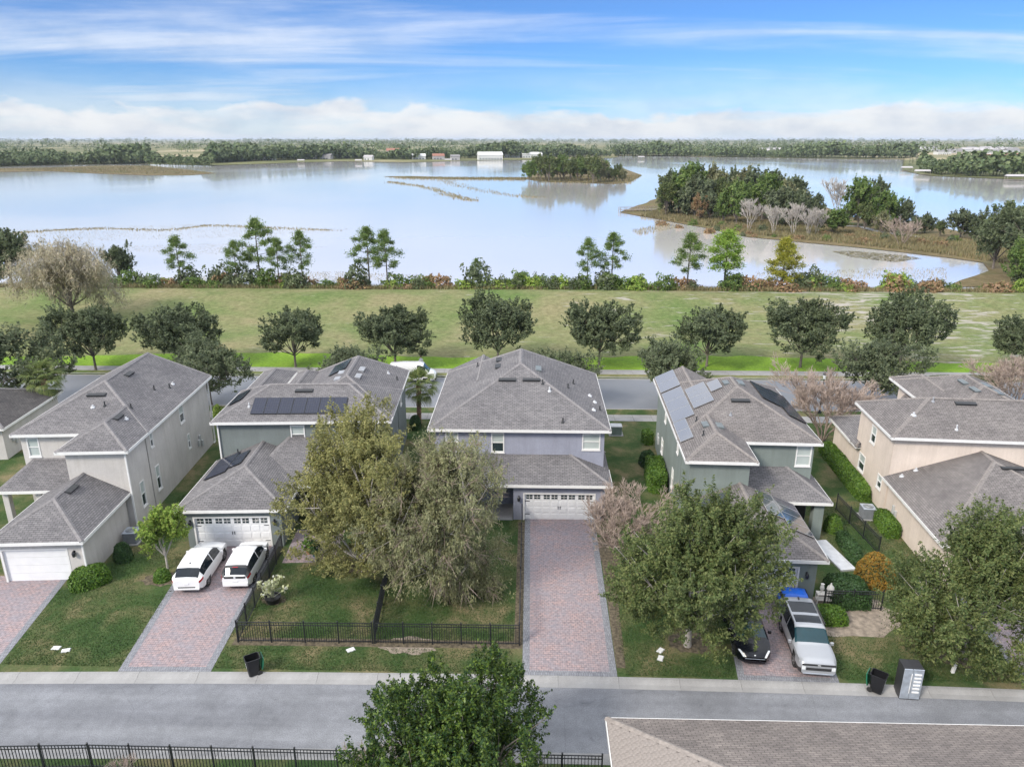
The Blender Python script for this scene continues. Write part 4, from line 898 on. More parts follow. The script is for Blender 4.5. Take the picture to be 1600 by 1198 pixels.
# ================================================================== VEHICLES
def car(name, label, loc, rz, spec):
    t = thing(name, label, 'car', (loc[0], loc[1], loc[2] if len(loc) > 2 else .02), rz)
    L_, Wd = spec['L'], spec['W']/2; n = 64; ys = np.linspace(-L_/2, L_/2, n)
    ip = lambda k: np.interp(ys, [p[0] for p in spec[k]], [p[1] for p in spec[k]])
    sm_ = lambda a: np.convolve(np.pad(a, 1, 'edge'), [.25, .5, .25], 'valid')
    top, belt, wid, wtop, bot = sm_(ip('top')), sm_(ip('belt')), sm_(ip('wid'))*Wd, sm_(ip('wtop'))*Wd, ip('bot')
    wr, wy = spec['wr'], spec['wheels']
    V = []
    for i in range(n):
        b_, be, tp, w, wt = bot[i], belt[i], top[i], wid[i], wtop[i]; p6 = max(tp-.06, be+.004)
        prof = [(0, b_), (w*.86, b_), (w*.965, b_+.10), (w, b_+.34), (w*.995, be-.14), (w*.96, be), (min(wt, w*.955), p6), (min(wt, w*.95)*.86, max(tp-.008, p6+.002)), (0, max(tp, p6+.006)+.012)]
        V.append([(x, ys[i], z) for x, z in prof])
    parts = {}
    def add(kind, q): parts.setdefault(kind, MB()).face(q)
    for i in range(n-1):
        ym = (ys[i]+ys[i+1])/2
        for j in range(8):
            q = [V[i][j], V[i+1][j], V[i+1][j+1], V[i][j+1]]
            zc = sum(p[2] for p in q)/4
            if j in (1, 2, 3) and any((ym-w)**2+(zc-wr)**2 < (wr+.055)**2 for w in wy): continue
            kind = spec['paint'](ym, j, zc) or 'body'
            for sgn in (1, -1):
                add(kind if kind not in ('side', 'headlight', 'tail_light', 'clad', 'pillar') else kind+str(sgn), [(p[0]*sgn, p[1], p[2]) for p in (q if sgn == 1 else q[::-1])])
    for i, rev in ((0, 1), (n-1, 0)):
        half = [V[i][j] for j in range(9)]; ring = half+[(-p[0], p[1], p[2]) for p in half[-2:0:-1]]
        add('body', ring if rev else ring[::-1])
    names = {'body': ('body', spec['mat']), 'wind': ('windscreen', spec.get('glass', 'car_glass')), 'rear': ('rear_window', 'car_glass'), 'side1': ('side_window', 'car_glass'), 'side-1': ('side_window', 'car_glass'), 'sun': ('sunroof', 'car_glass'),
             'clad1': ('cladding', 'cladding'), 'clad-1': ('cladding', 'cladding'), 'pillar1': ('pillar', 'cladding'), 'pillar-1': ('pillar', 'cladding'), 'sun2': ('sunroof', 'car_glass'), 'headlight1': ('headlight', 'lamp_clear'), 'headlight-1': ('headlight', 'lamp_clear'), 'tail_light1': ('tail_light', 'tail_red'), 'tail_light-1': ('tail_light', 'tail_red'), 'spoiler': ('spoiler', 'cladding'), 'grille': ('grille', 'cladding')}
    bd = None
    for k, mb in parts.items():
        me = mb.mesh(names[k][0], names[k][1]); bm = bmesh.new(); bm.from_mesh(me); bmesh.ops.remove_doubles(bm, verts=bm.verts, dist=.0008); bmesh.ops.recalc_face_normals(bm, faces=bm.faces) if k == 'body' else None; bm.to_mesh(me); bm.free()
        me.polygons.foreach_set('use_smooth', [True]*len(me.polygons)); me.set_sharp_from_angle(angle=R(38)); place(names[k][0], me, t)
    MB().box(-Wd*.84, Wd*.84, -L_/2+.3, L_/2-.3, bot.min()+.03, .62).build('underbody', 'tyre', t)
    ty = MB(); ty.lathe([(wr*.62, -.105), (wr*.95, -.11), (wr, -.07), (wr, .07), (wr*.95, .11), (wr*.62, .105)], 22, Matrix.Rotation(math.pi/2, 4, 'Y')); tyre = ty.mesh('tyre', 'tyre', True, 40)
    rm = MB(); rm.lathe([(wr*.62, -.10), (wr*.62, .10), (wr*.54, .108), (wr*.5, .06)], 22, Matrix.Rotation(math.pi/2, 4, 'Y'))
    for k in range(5):
        a = k*2*math.pi/5; M = Matrix.Rotation(a, 4, 'X') @ Matrix.Translation((.085, 0, wr*.29)); rm.box(-.015, .02, -.035, .035, -wr*.29, wr*.29, M); rm.box(-.015, .02, -.035, .035, -wr*.29, wr*.29, Matrix.Rotation(a, 4, 'X') @ Matrix.Translation((-.085, 0, wr*.29)))
    rim = rm.mesh('rim', 'alloy', True, 30)
    for y in wy:
        for s_ in (1, -1):
            w = place('wheel', tyre, t, (s_*(Wd-.125), y, wr)); place('rim', rim, w)
    for s_ in (1, -1):
        my = spec['mirror']; MB().bbox(s_*(Wd+.09)-.09, s_*(Wd+.09)+.09, my-.05, my+.06, .95 if spec['L'] > 4 else .9, 1.10, .02).build('mirror', spec.get('mirror_mat', spec['mat']), t)
    for q in spec.get('boxes', []):
        MB().bbox(*q[2:8], min(.02, (q[3]-q[2])*.2, (q[5]-q[4])*.2, (q[7]-q[6])*.2)).build(q[0], q[1], t)
    return t
CW = dict(L=4.8, W=1.9, wr=.355, wheels=(-1.42, 1.42), mat='car_white', mirror=.72,
  top=[(-2.4, .98), (-2.32, 1.05), (-1.72, 1.52), (-1.0, 1.60), (-.1, 1.62), (.35, 1.55), (1.15, 1.08), (1.5, 1.03), (2.15, .90), (2.32, .78), (2.4, .66)],
  belt=[(-2.4, .92), (-2.2, 1.02), (-1.6, 1.10), (0, 1.02), (1.1, .98), (1.6, .95), (2.2, .82), (2.4, .6)],
  wid=[(-2.4, .78), (-2.25, .93), (-1.9, .985), (0, 1), (1.7, .985), (2.15, .90), (2.4, .66)], wtop=[(-2.4, .62), (-2.2, .72), (-1.2, .70), (.3, .70), (1.1, .84), (1.8, .84), (2.4, .5)], bot=[(-2.4, .36), (-2.1, .24), (2.1, .22), (2.4, .32)],
  paint=lambda y, j, z: 'wind' if j in (6, 7) and .40 < y < 1.10 else 'rear' if j in (6, 7) and -2.24 < y < -1.78 else 'side' if j == 5 and -1.95 < y < .78 and not (-.42 < y < -.34) else 'tail_light' if j in (4,) and y < -2.0 else 'headlight' if j in (4,) and y > 2.0 else 'clad' if j == 1 else None,
  boxes=[('plate_recess', 'cladding', -.5, .5, -2.435, -2.395, .50, .56), ('licence_plate', 'print_white', -.15, .15, -2.43, -2.397, .72, .84), ('antenna', 'cladding', -.02, .02, -1.55, -1.42, 1.565, 1.63), ('bumper', 'car_white', -.74, .74, -2.44, -2.3, .38, .50)])
CL = dict(L=4.45, W=1.79, wr=.33, wheels=(-1.35, 1.35), mat='car_white', mirror=.75,
  top=[(-2.22, .98), (-2.12, 1.08), (-1.78, 1.46), (-1.3, 1.54), (-.2, 1.57), (.35, 1.50), (1.25, 1.05), (1.6, .99), (2.0, .88), (2.22, .68)],
  belt=[(-2.22, .90), (-2.0, 1.06), (-1.5, 1.08), (0, 1.0), (1.2, .97), (1.7, .93), (2.05, .82), (2.22, .6)],
  wid=[(-2.22, .82), (-2.05, .95), (-1.7, .99), (0, 1), (1.6, .985), (2.0, .9), (2.22, .62)], wtop=[(-2.22, .68), (-2, .74), (-1.2, .72), (.3, .72), (1.2, .86), (1.8, .84), (2.22, .5)], bot=[(-2.22, .33), (-1.95, .2), (1.95, .2), (2.22, .3)],
  paint=lambda y, j, z: 'wind' if j in (6, 7) and .42 < y < 1.18 else 'spoiler' if j in (6, 7) and -1.90 < y < -1.70 else 'rear' if j in (6, 7) and -2.16 < y < -1.90 else 'pillar' if j == 5 and y < -1.75 else 'side' if j == 5 and -1.7 < y < .85 and not (-.30 < y < -.24) else 'tail_light' if j == 4 and y < -1.88 else 'headlight' if j == 4 and y > 1.85 else 'clad' if j == 1 else None,
  boxes=[('tailgate_panel', 'cladding', -.62, .62, -2.245, -2.2, .86, .99), ('badge', 'lamp_clear', -.06, .06, -2.262, -2.235, .88, .97), ('licence_plate', 'print_white', -.15, .15, -2.255, -2.22, .60, .71), ('bumper', 'car_white', -.74, .74, -2.27, -2.1, .36, .56), ('brake_light', 'tail_red', -.16, .16, -1.935, -1.89, 1.41, 1.44)])
CB = dict(L=4.7, W=1.85, wr=.34, wheels=(-1.43, 1.44), mat='car_black', mirror=.78, glass='car_glass_teal',
  top=[(-2.35, .86), (-2.1, 1.06), (-1.5, 1.15), (-.8, 1.40), (-.1, 1.44), (.4, 1.38), (1.3, .98), (1.7, .92), (2.15, .78), (2.35, .58)],
  belt=[(-2.35, .80), (-1.6, 1.02), (0, .95), (1.3, .90), (1.8, .84), (2.15, .72), (2.35, .5)],
  wid=[(-2.35, .78), (-2.0, .95), (-1.4, 1), (0, .99), (1.6, .99), (2.05, .88), (2.35, .60)], wtop=[(-2.35, .66), (-1.6, .74), (-.6, .68), (.3, .68), (1.3, .86), (1.9, .82), (2.35, .48)], bot=[(-2.35, .3), (-2.0, .18), (2.0, .17), (2.35, .26)],
  paint=lambda y, j, z: 'wind' if j in (6, 7) and .45 < y < 1.22 else 'rear' if j in (6, 7) and -1.5 < y < -.8 else 'sun' if j in (6, 7) and -.75 < y < .35 else 'side' if j == 5 and -1.4 < y < .85 else 'tail_light' if j == 4 and y < -2.0 else 'headlight' if j == 5 and y > 1.98 else None,
  boxes=[('badge', 'lamp_clear', -.04, .04, 2.26, 2.30, .64, .70), ('bumper_trim', 'fridge_steel', -.5, .5, 2.335, 2.36, .50, .52)])
CS = dict(L=4.83, W=1.9, wr=.37, wheels=(-1.40, 1.42), mat='car_silver', mirror=.80, glass='car_glass_teal',
  top=[(-2.41, 1.05), (-2.36, 1.25), (-2.25, 1.66), (-1.6, 1.71), (-.2, 1.73), (.32, 1.69), (.40, 1.66), (1.0, 1.20), (1.15, 1.15), (2.1, 1.07), (2.32, 1.02), (2.41, .86)],
  belt=[(-2.41, 1.0), (-1.5, 1.10), (0, 1.08), (1.1, 1.06), (2.1, 1.0), (2.41, .82)],
  wid=[(-2.41, .90), (-2.25, .97), (-1.6, 1), (1.7, 1), (2.2, .96), (2.41, .86)], wtop=[(-2.41, .78), (-2.2, .80), (.3, .79), (1.05, .90), (2.1, .90), (2.41, .78)], bot=[(-2.41, .38), (-2.15, .24), (2.15, .24), (2.41, .36)],
  paint=lambda y, j, z: 'wind' if j in (6, 7) and .42 < y < 1.02 else 'rear' if j in (6, 7) and -2.38 < y < -2.28 else 'sun' if j == 7 and -1.75 < y < -.72 else 'sun2' if j == 7 and -.48 < y < .10 else 'side' if j == 5 and -2.1 < y < .80 and not (-.52 < y < -.44) else 'tail_light' if j == 3 and y < -2.3 else 'clad' if j in (1, 2) else None,
  boxes=[('light_bar', 'cladding', -.80, .80, 2.385, 2.43, .86, .95), ('grille', 'cladding', -.60, .60, 2.40, 2.44, .60, .74), ('headlight', 'lamp_clear', -.80, -.62, 2.37, 2.425, .62, .80), ('headlight', 'lamp_clear', .62, .80, 2.37, 2.425, .62, .80), ('skid_plate', 'fridge_steel', -.72, .72, 2.39, 2.445, .40, .44), ('bumper', 'car_silver', -.78, .78, 2.36, 2.42, .44, .60),
         ('roof_rail', 'cladding', -.80, -.75, -1.9, .2, 1.69, 1.755), ('roof_rail', 'cladding', .75, .80, -1.9, .2, 1.69, 1.755), ('antenna', 'cladding', -.03, .03, -2.1, -1.9, 1.69, 1.77), ('badge', 'lamp_clear', -.07, .07, 2.425, 2.435, .885, .925)])
car('parked_car', 'white crossover wagon parked nose-in at the left side of the driveway', (-20.15, 39.0), R(3.6), CW)
car('parked_car', 'white hatchback with black rear panel parked beside the black fence', (-17.45, 39.32), R(3.6), CL)
car('parked_car', 'black sedan with its nose out from under the leafy tree', (11.62, 33.55), math.pi-R(4), CB)
car('parked_car', 'silver boxy suv with two dark roof glass panels facing the street', (14.5, 32.72), math.pi-R(5), CS)
CV = dict(CS); CV.update(mat='car_white', L=5.2, W=1.95, wheels=(-1.6, 1.6), top=[(-2.6, 1.3), (-2.5, 2.0), (-1, 2.1), (.9, 2.1), (1.3, 1.95), (1.9, 1.3), (2.4, 1.1), (2.6, .9)], belt=[(-2.6, 1.1), (2, 1.1), (2.6, .85)], wid=[(-2.6, .95), (2.2, 1), (2.6, .85)], wtop=[(-2.6, .85), (1.3, .85), (1.9, .9), (2.6, .75)], bot=[(-2.6, .3), (2.6, .3)],
   paint=lambda y, j, z: 'wind' if j in (6, 7) and 1.3 < y < 1.95 else 'side' if j == 5 and (.6 < y < 1.5) else 'rear' if j == 5 and -2.3 < y < -1.5 else None, boxes=[('bumper', 'cladding', -.85, .85, 2.5, 2.66, .35, .6)])
vx, vy = G(664, 594, -.1); car('parked_van', 'white van on the back road seen between two house roofs', (vx-1.3, 77.6, -.1), -math.pi/2+.03, CV)
# ================================================================== STREET OBJECTS
def bin_(label, loc, rz, lidside):
    t = thing('wheelie_bin', label, 'trash bin', (loc[0], loc[1], loc[2]), rz, 'black wheeled bins at the kerb')
    def rr(hx, hy, z, c=.06): return [(-hx+c, -hy, z), (hx-c, -hy, z), (hx, -hy+c, z), (hx, hy-c, z), (hx-c, hy, z), (-hx+c, hy, z), (-hx, hy-c, z), (-hx, -hy+c, z)]
    mb = MB(); mb.rings([rr(.22, .25, .06), rr(.24, .28, .3), rr(.285, .345, .98), rr(.31, .37, .985), rr(.31, .37, 1.03), rr(.275, .335, 1.03), rr(.26, .31, .6), rr(.2, .24, .15)]); mb.build('body', 'bin_black', t)
    for s_ in (1, -1): MB().lathe([(.12, -.03), (.13, 0), (.12, .03)], 14, Matrix.Translation((s_*.24, .27, .13)) @ Matrix.Rotation(math.pi/2, 4, 'Y')).build('wheel', 'tyre', t)
    mb = MB(); mb.tube([(-.25, .40, .98), (-.25, .45, 1.0), (.25, .45, 1.0), (.25, .40, .98)], .016, 6); mb.build('handle', 'bin_black', t)
    M = Matrix.Translation((0, .47, .97)) @ Matrix.Rotation(R(-8), 4, 'X')
    mb = MB(); mb.rings([[(-.29, 0, 0), (.29, 0, 0), (.29, .04, 0), (-.29, .04, 0)], [(-.30, -.0, -.35), (.30, 0, -.35), (.30, .06, -.35), (-.30, .06, -.35)], [(-.25, 0, -.68), (.25, 0, -.68), (.25, .045, -.68), (-.25, .045, -.68)]], M); mb.build('lid', 'bin_green', t)
    for a, b_, z in ((-.09, .09, .78), (-.12, .12, .55)):
        d = -.345+(.985-z)*.1; MB().box(a, b_, d-.012, d+.02, z, z+(.05 if z > .7 else .03)).build('printed_mark', 'print_white', t)
x, y = G(394, 1058, -.05); bin_('black wheeled bin with green lid flipped back, alone on the left kerb', (x, y+.25, -.06), R(-58), 1)
x, y = G(1373, 1086, -.08); bin_('black wheeled bin with green lid flipped back, next to the discarded refrigerator', (x, y+.28, -.08), R(52), 1)
a_, b_ = G(1405.4, 1092.5, -.1), G(1435, 1092.5, -.1)
t = thing('refrigerator', 'dark grey side-by-side refrigerator with steel doors left out by the kerb', 'refrigerator', ((a_[0]+b_[0])/2, (a_[1]+b_[1])/2, -.10), R(-4))
MB().bbox(-.45, .45, .06, .74, .0, 1.74, .012).build('cabinet', 'fridge_black', t)
for x0_, x1_, nm in ((-.448, -.055, 0), (-.035, .448, 1)):
    d = MB().bbox(x0_, x1_, 0, .055, .05, 1.73, .012).build('door', 'fridge_steel', t)
    if nm:
        for k in range(6): MB().bbox(x0_+.07, x1_-.09, -.05, -.001, .42+k*.2, .50+k*.2, .01).build('door_shelf', 'print_white', d)
    else: MB().bbox(x1_-.05, x1_-.02, -.05, -.001, .4, 1.5, .008).build('handle', 'print_white', d)
MB().box(-.44, .44, .02, .059, .0, .045).build('kick_plate', 'black_metal', t)
def ac(label, loc, rz):
    t = thing('air_conditioner', label, 'air conditioner', (*loc, 0), rz, 'outdoor air conditioning units')
    MB().bbox(-.55, .55, -.55, .55, 0, .08, .01).build('pad', 'concrete', t); MB().bbox(-.42, .42, -.42, .42, .08, .82, .03).build('case', 'ac_metal', t)
    for k in range(9): MB().box(-.43, .43, -.432, .432, .16+k*.07, .18+k*.07).build('louvre', 'grey_trim', t)
    MB().bbox(-.45, .45, -.45, .45, .821, .87, .02).build('lid', 'ac_top', t)
    f = MB(); f.lathe([(.34, .872), (.34, .878), (.05, .885)], 20); f.build('fan_grille', 'ac_metal', t)
    for r_ in (.12, .2, .28): MB().tube([(r_*math.cos(k*.314), r_*math.sin(k*.314), .90) for k in range(21)], .012, 4).build('fan_wire', 'utility_grey', t)
ac('pale-topped air conditioner beside the beige house and small tree', G(208, 846), R(4)); ac('square grey air conditioner against the cream house wall', G(1354, 808), R(-4))
t = thing('utility_box', 'grey-green utility transformer box on the grass right of the lavender house', 'utility box', (*G(962, 678), 0), 0)
MB().bbox(-.5, .5, -.4, .4, 0, .8, .03).build('cabinet', 'utility_green', t); MB().bbox(-.53, .53, -.43, .43, .801, .9, .03).build('lid', 'utility_grey', t); MB().bbox(-.65, .65, -.55, .55, -.05, .05, .01).build('pad', 'concrete', t)
def lamp_post(label, loc, h):
    t = thing('street_lamp', label, 'street lamp', (*loc, 0), 0)
    MB().lathe([(.16, 0), (.16, .12), (.09, .25), (.06, .9), (.045, h-.75), (.07, h-.72), (.03, h-.66)], 10).build('post', 'black_metal', t, True, 40)
    MB().lathe([(.10, h-.66), (.17, h-.28), (.16, h-.27)], 8).build('lantern', 'lamp_clear', t); MB().lathe([(.2, h-.268), (.17, h-.2), (.08, h-.1), (.02, h)], 8).build('cap', 'black_metal', t)
lamp_post('black street lamp beyond the sage-green house roof', (28.3, 68.2), 4.2)
t = thing('marker_post', 'short white utility marker post leaning in the right lawn', 'post', (*G(1488, 1050), 0), 0); t.rotation_euler = (0, R(8), 0)
MB().bbox(-.075, .075, -.07, .07, -.1, .55, .015).build('post', 'print_white', t); MB().bbox(-.085, .085, -.08, .08, .551, .61, .02).build('cap', 'statue_white', t)
for k, (px, py, lb) in enumerate([(88, 1012, 'left white meter lid of the pair in the left lawn'), (103, 1016, 'right white meter lid of the pair in the left lawn'), (548, 1015, 'white meter lid in the verge below the black fence'), (1032, 1016, 'upper white meter lid left of the leafy tree trunk'), (1032, 1028, 'lower white meter lid left of the leafy tree trunk')]):
    x, y = G(px, py); t = thing('meter_box', lb, 'meter lid', (x, y, 0), .3*k, 'white utility lids in the lawns')
    MB().bbox(-.22, .22, -.15, .15, -.04, .03, .01).build('frame', 'utility_grey', t); MB().bbox(-.19, .19, -.12, .12, .031, .05, .006).build('lid', 'print_white', t)
# pots, rack of ornaments, tarp
def pot(label, loc, mat, leaf, r, hp, seed):
    t = thing('potted_plant', label, 'plant', (*loc, 0), 0)
    MB().lathe([(r*.7, 0), (r, hp), (r*1.08, hp), (r*1.08, hp+.04), (r*.9, hp+.04), (r*.85, hp-.03)], 14).build('pot', mat, t, True, 35)
    p = place('foliage', bush_mesh('pot_leaves%d' % seed, r*1.7, r*1.7, r*3, 420, .16, leaf, seed, 2, .3), t, (0, 0, hp))
pot('terracotta pot with leafy plant by the paved entry', G(484, 864), 'terracotta', 'leaf_hedge', .26, .42, 601); pot('blue glazed pot beside the terracotta one', G(493, 868), 'pot_blue', 'leaf_darkhedge', .24, .36, 602)
t = thing('potted_plant', 'black pot with a pale whitish-green bush standing in the fenced lawn', 'plant', (*G(427, 940), 0), 0)
MB().lathe([(.34, 0), (.45, .34), (.48, .34), (.48, .39), (.4, .39), (.38, .32)], 16).build('pot', 'pot_black', t, True, 35)
wm = MB(); rg = random.Random(9); tips = []
for k in range(26):
    a = rg.random()*6.28; r_ = rg.uniform(.15, .75); e = Vector((math.cos(a)*r_, math.sin(a)*r_, rg.uniform(.8, 1.55))); wm.tube([(0, 0, .3), (e.x*.4, e.y*.4, e.z*.6), e], [.02, .014, .008], 4); tips.append(e)
wm.build('stems', 'leaf_whitish', t)
C = np.repeat(np.array([tuple(e) for e in tips]), 22, 0); NR = np.random.default_rng(3); C = C+NR.normal(0, 1, C.shape)*.10
V, Q = leaf_quads(C, np.tile(np.array([[0, 0, 1.]]), (len(C), 1)), .15, .7, .6); place('leaves', np_mesh('wleaves', V, Q, 'leaf_whitish'), t)
x, y = G(1292, 948)
t = thing('ornament_rack', 'white rack of garden ornaments in front of the dark clipped hedge', 'rack', (x, y+.4, 0), R(-4))
MB().box(-.5, .5, -.2, .2, .62, .66).build('shelf', 'statue_white', t); MB().box(-.5, .5, -.2, .2, .25, .29).build('shelf', 'statue_white', t)
for a in (-.47, .47):
    for c in (-.17, .17): MB().box(a-.025, a+.025, c-.025, c+.025, 0, .62).build('leg', 'statue_white', t)
def orn(label, dx, prof, z):
    o = thing('garden_ornament', label, 'ornament', (x+dx, y+.4, z), 0, 'white ornaments on the rack'); MB().lathe(prof, 12).build('figure', 'statue_white', o, True, 50)
orn('tall white urn ornament at the left of the rack', -.25, [(.12, 0), (.10, .08), (.05, .14), (.13, .3), (.10, .48), (.06, .55), (.11, .6)], .662); orn('domed white ornament at the right of the rack', .24, [(.14, 0), (.15, .22), (.22, .25), (.18, .42), (.06, .55), (.03, .66)], .662)
x, y = G(1247, 927, 1.2)
t = thing('covered_cart', 'bright blue tarpaulin cover over a low load behind the silver suv', 'cart', (x-.15, y+.15, 0), R(-5)); t.scale = (.9, .9, 1.25)
mb = MB(); N1, N2 = 9, 7; rg = random.Random(4)
for j in range(N2):
    for i in range(N1):
        u, v = i/(N1-1)*2-1, j/(N2-1)*2-1; ed = max(abs(u), abs(v)); mb.v.append((u*.95, v*.7, (1.05-.06*rg.random()-.12*ed*ed) if ed < .95 else .55+.1*rg.random()))
for j in range(N2-1):
    for i in range(N1-1): q = j*N1+i; mb.f.append((q, q+1, q+N1+1, q+N1))
mb.build('tarpaulin', 'tarp_blue', t, True); MB().bbox(-.85, .85, -.6, .6, .12, .9, .03).build('load', 'black_metal', t)
for s_ in (-.7, .7): MB().lathe([(.1, -.04), (.12, 0), (.1, .04)], 12, Matrix.Translation((s_, -.62, .12)) @ Matrix.Rotation(math.pi/2, 4, 'X')).build('wheel', 'tyre', t)
# ================================================================== FENCES
def fence(label, pts, h, step, gap=.13, pr=.011):
    t = thing('fence', label, 'fence', (pts[0][0], pts[0][1], 0), 0, None); o = Vector((pts[0][0], pts[0][1], 0))
    pk = MB().box(-pr, pr, -pr, pr, .06, h-.02).mesh('picket', 'black_metal'); pw = MB()
    pw.bbox(-.032, .032, -.032, .032, 0, h+.06, .006).lathe([(.045, h+.06), (.045, h+.075), (.01, h+.10)], 6); pom = pw.mesh('post', 'black_metal')
    for p, q in zip(pts[:-1], pts[1:]):
        p, q = Vector((*p, 0)), Vector((*q, 0)); L_ = (q-p).length; d = (q-p)/L_; a = math.atan2(d.y, d.x)
        n = max(1, round(L_/step))
        for k in range(n+1):
            if k == n and q != Vector((*pts[-1], 0)): continue
            place('post', pom, t, p-o+d*(L_*k/n), (0, 0, a))
        for zz in (h-.04, h-.2, .14): place('rail', MB().box(0, L_, -.018, .018, zz-.018, zz+.018).mesh('rail', 'black_metal'), t, p-o, (0, 0, a))
        m_ = int(L_/gap)
        for k in range(m_):
            s_ = (k+.5)*gap
            place('picket', pk, t, p-o+d*s_, (0, 0, a))
    return t
fence('black metal picket fence round the front of the left fenced lawn', [(-16.0, 41.6), (-15.44, 32.5), (-8.25, 32.57)], 1.3, 1.65)
fence('black metal picket fence dividing the two lawns under the trees', [(-8.17, 32.68), (-8.62, 39.2)], 1.3, 1.65)
fence('black metal picket fence across the front of the middle lawn', [(-8.13, 32.57), (-.47, 32.62)], 1.3, 1.65)
fence('black metal picket fence edge-on along the central driveway', [(-.47, 32.75), (-.5, 45.9)], 1.3, 2.4, .16)
fence('black metal fence in the grass gap between the sage and cream houses', [G(1306, 796), G(1372, 866)], 1.25, 1.8)
fence('black metal fence in front of the dark hedge and orange shrub', [G(1286, 951), G(1376, 953)], 1.25, 1.8)
fence('black metal picket fence along the bottom left edge', [(-26.5, 23.75), (-18.5, 24.12), (-6.2, 24.1)], 1.3, 1.8, .14, .013)
fence('short stretch of black fence between the dark tree and the tan roof', [(-.2, 24.1), (3.1, 24.1)], 1.3, 1.6, .14, .013)
t = thing('utility_box', 'small tan utility pedestal at the bottom edge beside the tan roof', 'utility box', (2.05, 23.55, 0), 0)
MB().bbox(-.3, .3, -.25, .25, 0, .95, .03).build('cabinet', 'cap_tan', t); MB().lathe([(.06, 0), (.06, .03)], 10, Matrix.Translation((0, -.255, .75)) @ Matrix.Rotation(math.pi/2, 4, 'X')).build('lock', 'black_metal', t)
# ================================================================== GARDEN PLANTS
def hedge_line(label, a, b_, w, h, leaf, seed, cat='hedge', dens=560, boxy=6, z=0):
    ax, ay = a; bx, by = b_; L_ = math.dist(a, b_)+.01; rz = math.atan2(by-ay, bx-ax)
    me = bush_mesh('hedge%d' % seed, L_/2, w/2, h, int(dens*(L_*w+2*L_*h+2*w*h)), .13, leaf, seed, boxy, .03)
    t = thing('hedge', label, cat, ((ax+bx)/2, (ay+by)/2, z), rz); place('foliage', me, t)
    mb = MB(); rs = []
    for zz in (0, .25, .5, .7, .85, .95):
        ring = []
        for k in range(20):
            a = 2*math.pi*k/20; u = Vector((math.cos(a), math.sin(a), 0)); r = (max(1e-6, 1-zz**boxy)/(abs(u.x)**boxy+abs(u.y)**boxy))**(1/boxy); ring.append((u.x*r*L_/2*.86, u.y*r*w/2*.86, zz*h*.86))
        rs.append(ring)
    mb.rings(rs); mb.build('inner_core', 'core_dark', t, True); return t  # solid dark core filling the inside of the leaf shell
hedge_line('rounded clipped green hedge beside the plain garage door at left', G(108, 922), G(174, 900), 1.7, 1.1, 'leaf_hedge', 1, boxy=3)
hedge_line('dark strappy bush at the beige house wall behind the rounded hedge', G(178, 876), G(208, 868), 1.5, 1.1, 'leaf_darkhedge', 2, boxy=2.2)
hedge_line('low bush at the foot of the small young tree', G(240, 908), G(268, 902), 1.0, .75, 'leaf_hedge', 3, boxy=2.2)
hedge_line('tall clipped hedge along the left wall of the sage house', G(1028, 772), G(1020, 735), 1.5, 1.6, 'leaf_hedge', 4, boxy=6)
hedge_line('dark oval clipped shrub at the far corner of the sage house', G(1000, 728), G(1022, 725), 1.5, 1.3, 'leaf_darkhedge', 5, boxy=2.5)
hedge_line('small square hedge near the back corner of the sage house', G(1004, 692), G(1018, 691), 1.3, 1.2, 'leaf_hedge', 6)
hedge_line('long clipped hedge running back along the cream house', G(1287, 704), G(1352, 785), 1.15, 1.15, 'leaf_hedge', 7)
hedge_line('clipped hedge in front of the air conditioner by the cream house', G(1372, 810), G(1396, 842), 1.1, 1.0, 'leaf_hedge', 8)
hedge_line('leafy round bush beside the porch column of the sage house', G(1297, 834), G(1303, 828), 1.3, 1.4, 'leaf_hedge', 9, boxy=2.2)
hedge_line('narrow dark hedge along the white walkway', G(1312, 842), G(1340, 884), .8, .9, 'leaf_darkhedge', 10)
hedge_line('large dark flat-topped hedge block behind the ornament rack', G(1292, 934), G(1352, 936), 2.4, 1.2, 'leaf_darkhedge', 11)
hedge_line('low bright clipped hedge right of the silver suv', G(1266, 968), G(1322, 970), 1.2, .85, 'leaf_hedge', 12, boxy=4)
hedge_line('orange-yellow autumn shrub beside the dark hedge', G(1336, 908), G(1396, 908), 2.3, 1.9, 'leaf_orange', 13, 'shrub', 230, 2.1)
hedge_line('dark shrub in the gap between the green-grey and lavender houses', G(640, 668), G(658, 668), 1.6, 1.2, 'leaf_darkhedge', 14, boxy=2.4)
hedge_line('small palm-like bush behind the beige house corner', G(334, 650), G(348, 650), 1.5, 1.2, 'leaf_fresh', 15, 'shrub', 200, 2.0)
hedge_line('row of low shrubs along the back road verge at right', G(1440, 600), G(1560, 600), 1.2, 1.0, 'leaf_oakdark', 16, boxy=4)
# ---- large garden trees
def top(px, py, Y): return hz(px, py, Y)
tm = tree_meshes('yard_olive', top(560, 638, 40.5), .7, 6.0, 4.8, 12, 520, 235, .165, .42, 'leaf_olive', 'bark_pale', 21, .8, .17, .42, low=.08)
put_tree(tm, 'garden_tree', 'broad yellow-green tree in the left fenced lawn beside the entry', 'tree', (*G(570, 893), 0))
tm = tree_meshes('yard_grey', top(690, 672, 38.2), .8, 4.6, 4.0, 10, 420, 185, .19, .45, 'leaf_greygreen', 'bark_pale', 33, .85, .15, .30, droop=.25, twig_n=3600, twig_mat='bark_tan', low=.10)
put_tree(tm, 'garden_tree', 'grey wispy tree with pale twigs in the middle lawn', 'tree', (*G(690, 926), 0))
tm = tree_meshes('yard_oak', top(1095, 756, 34.0)-.3, 1.55, 5.0, 3.6, 12, 480, 230, .155, .40, 'leaf_oakyard', 'bark_pale', 8, .85, .18, .45, low=.27)
put_tree(tm, 'garden_tree', 'dense green tree overhanging the black sedan', 'tree', (*G(1074, 1008), 0))
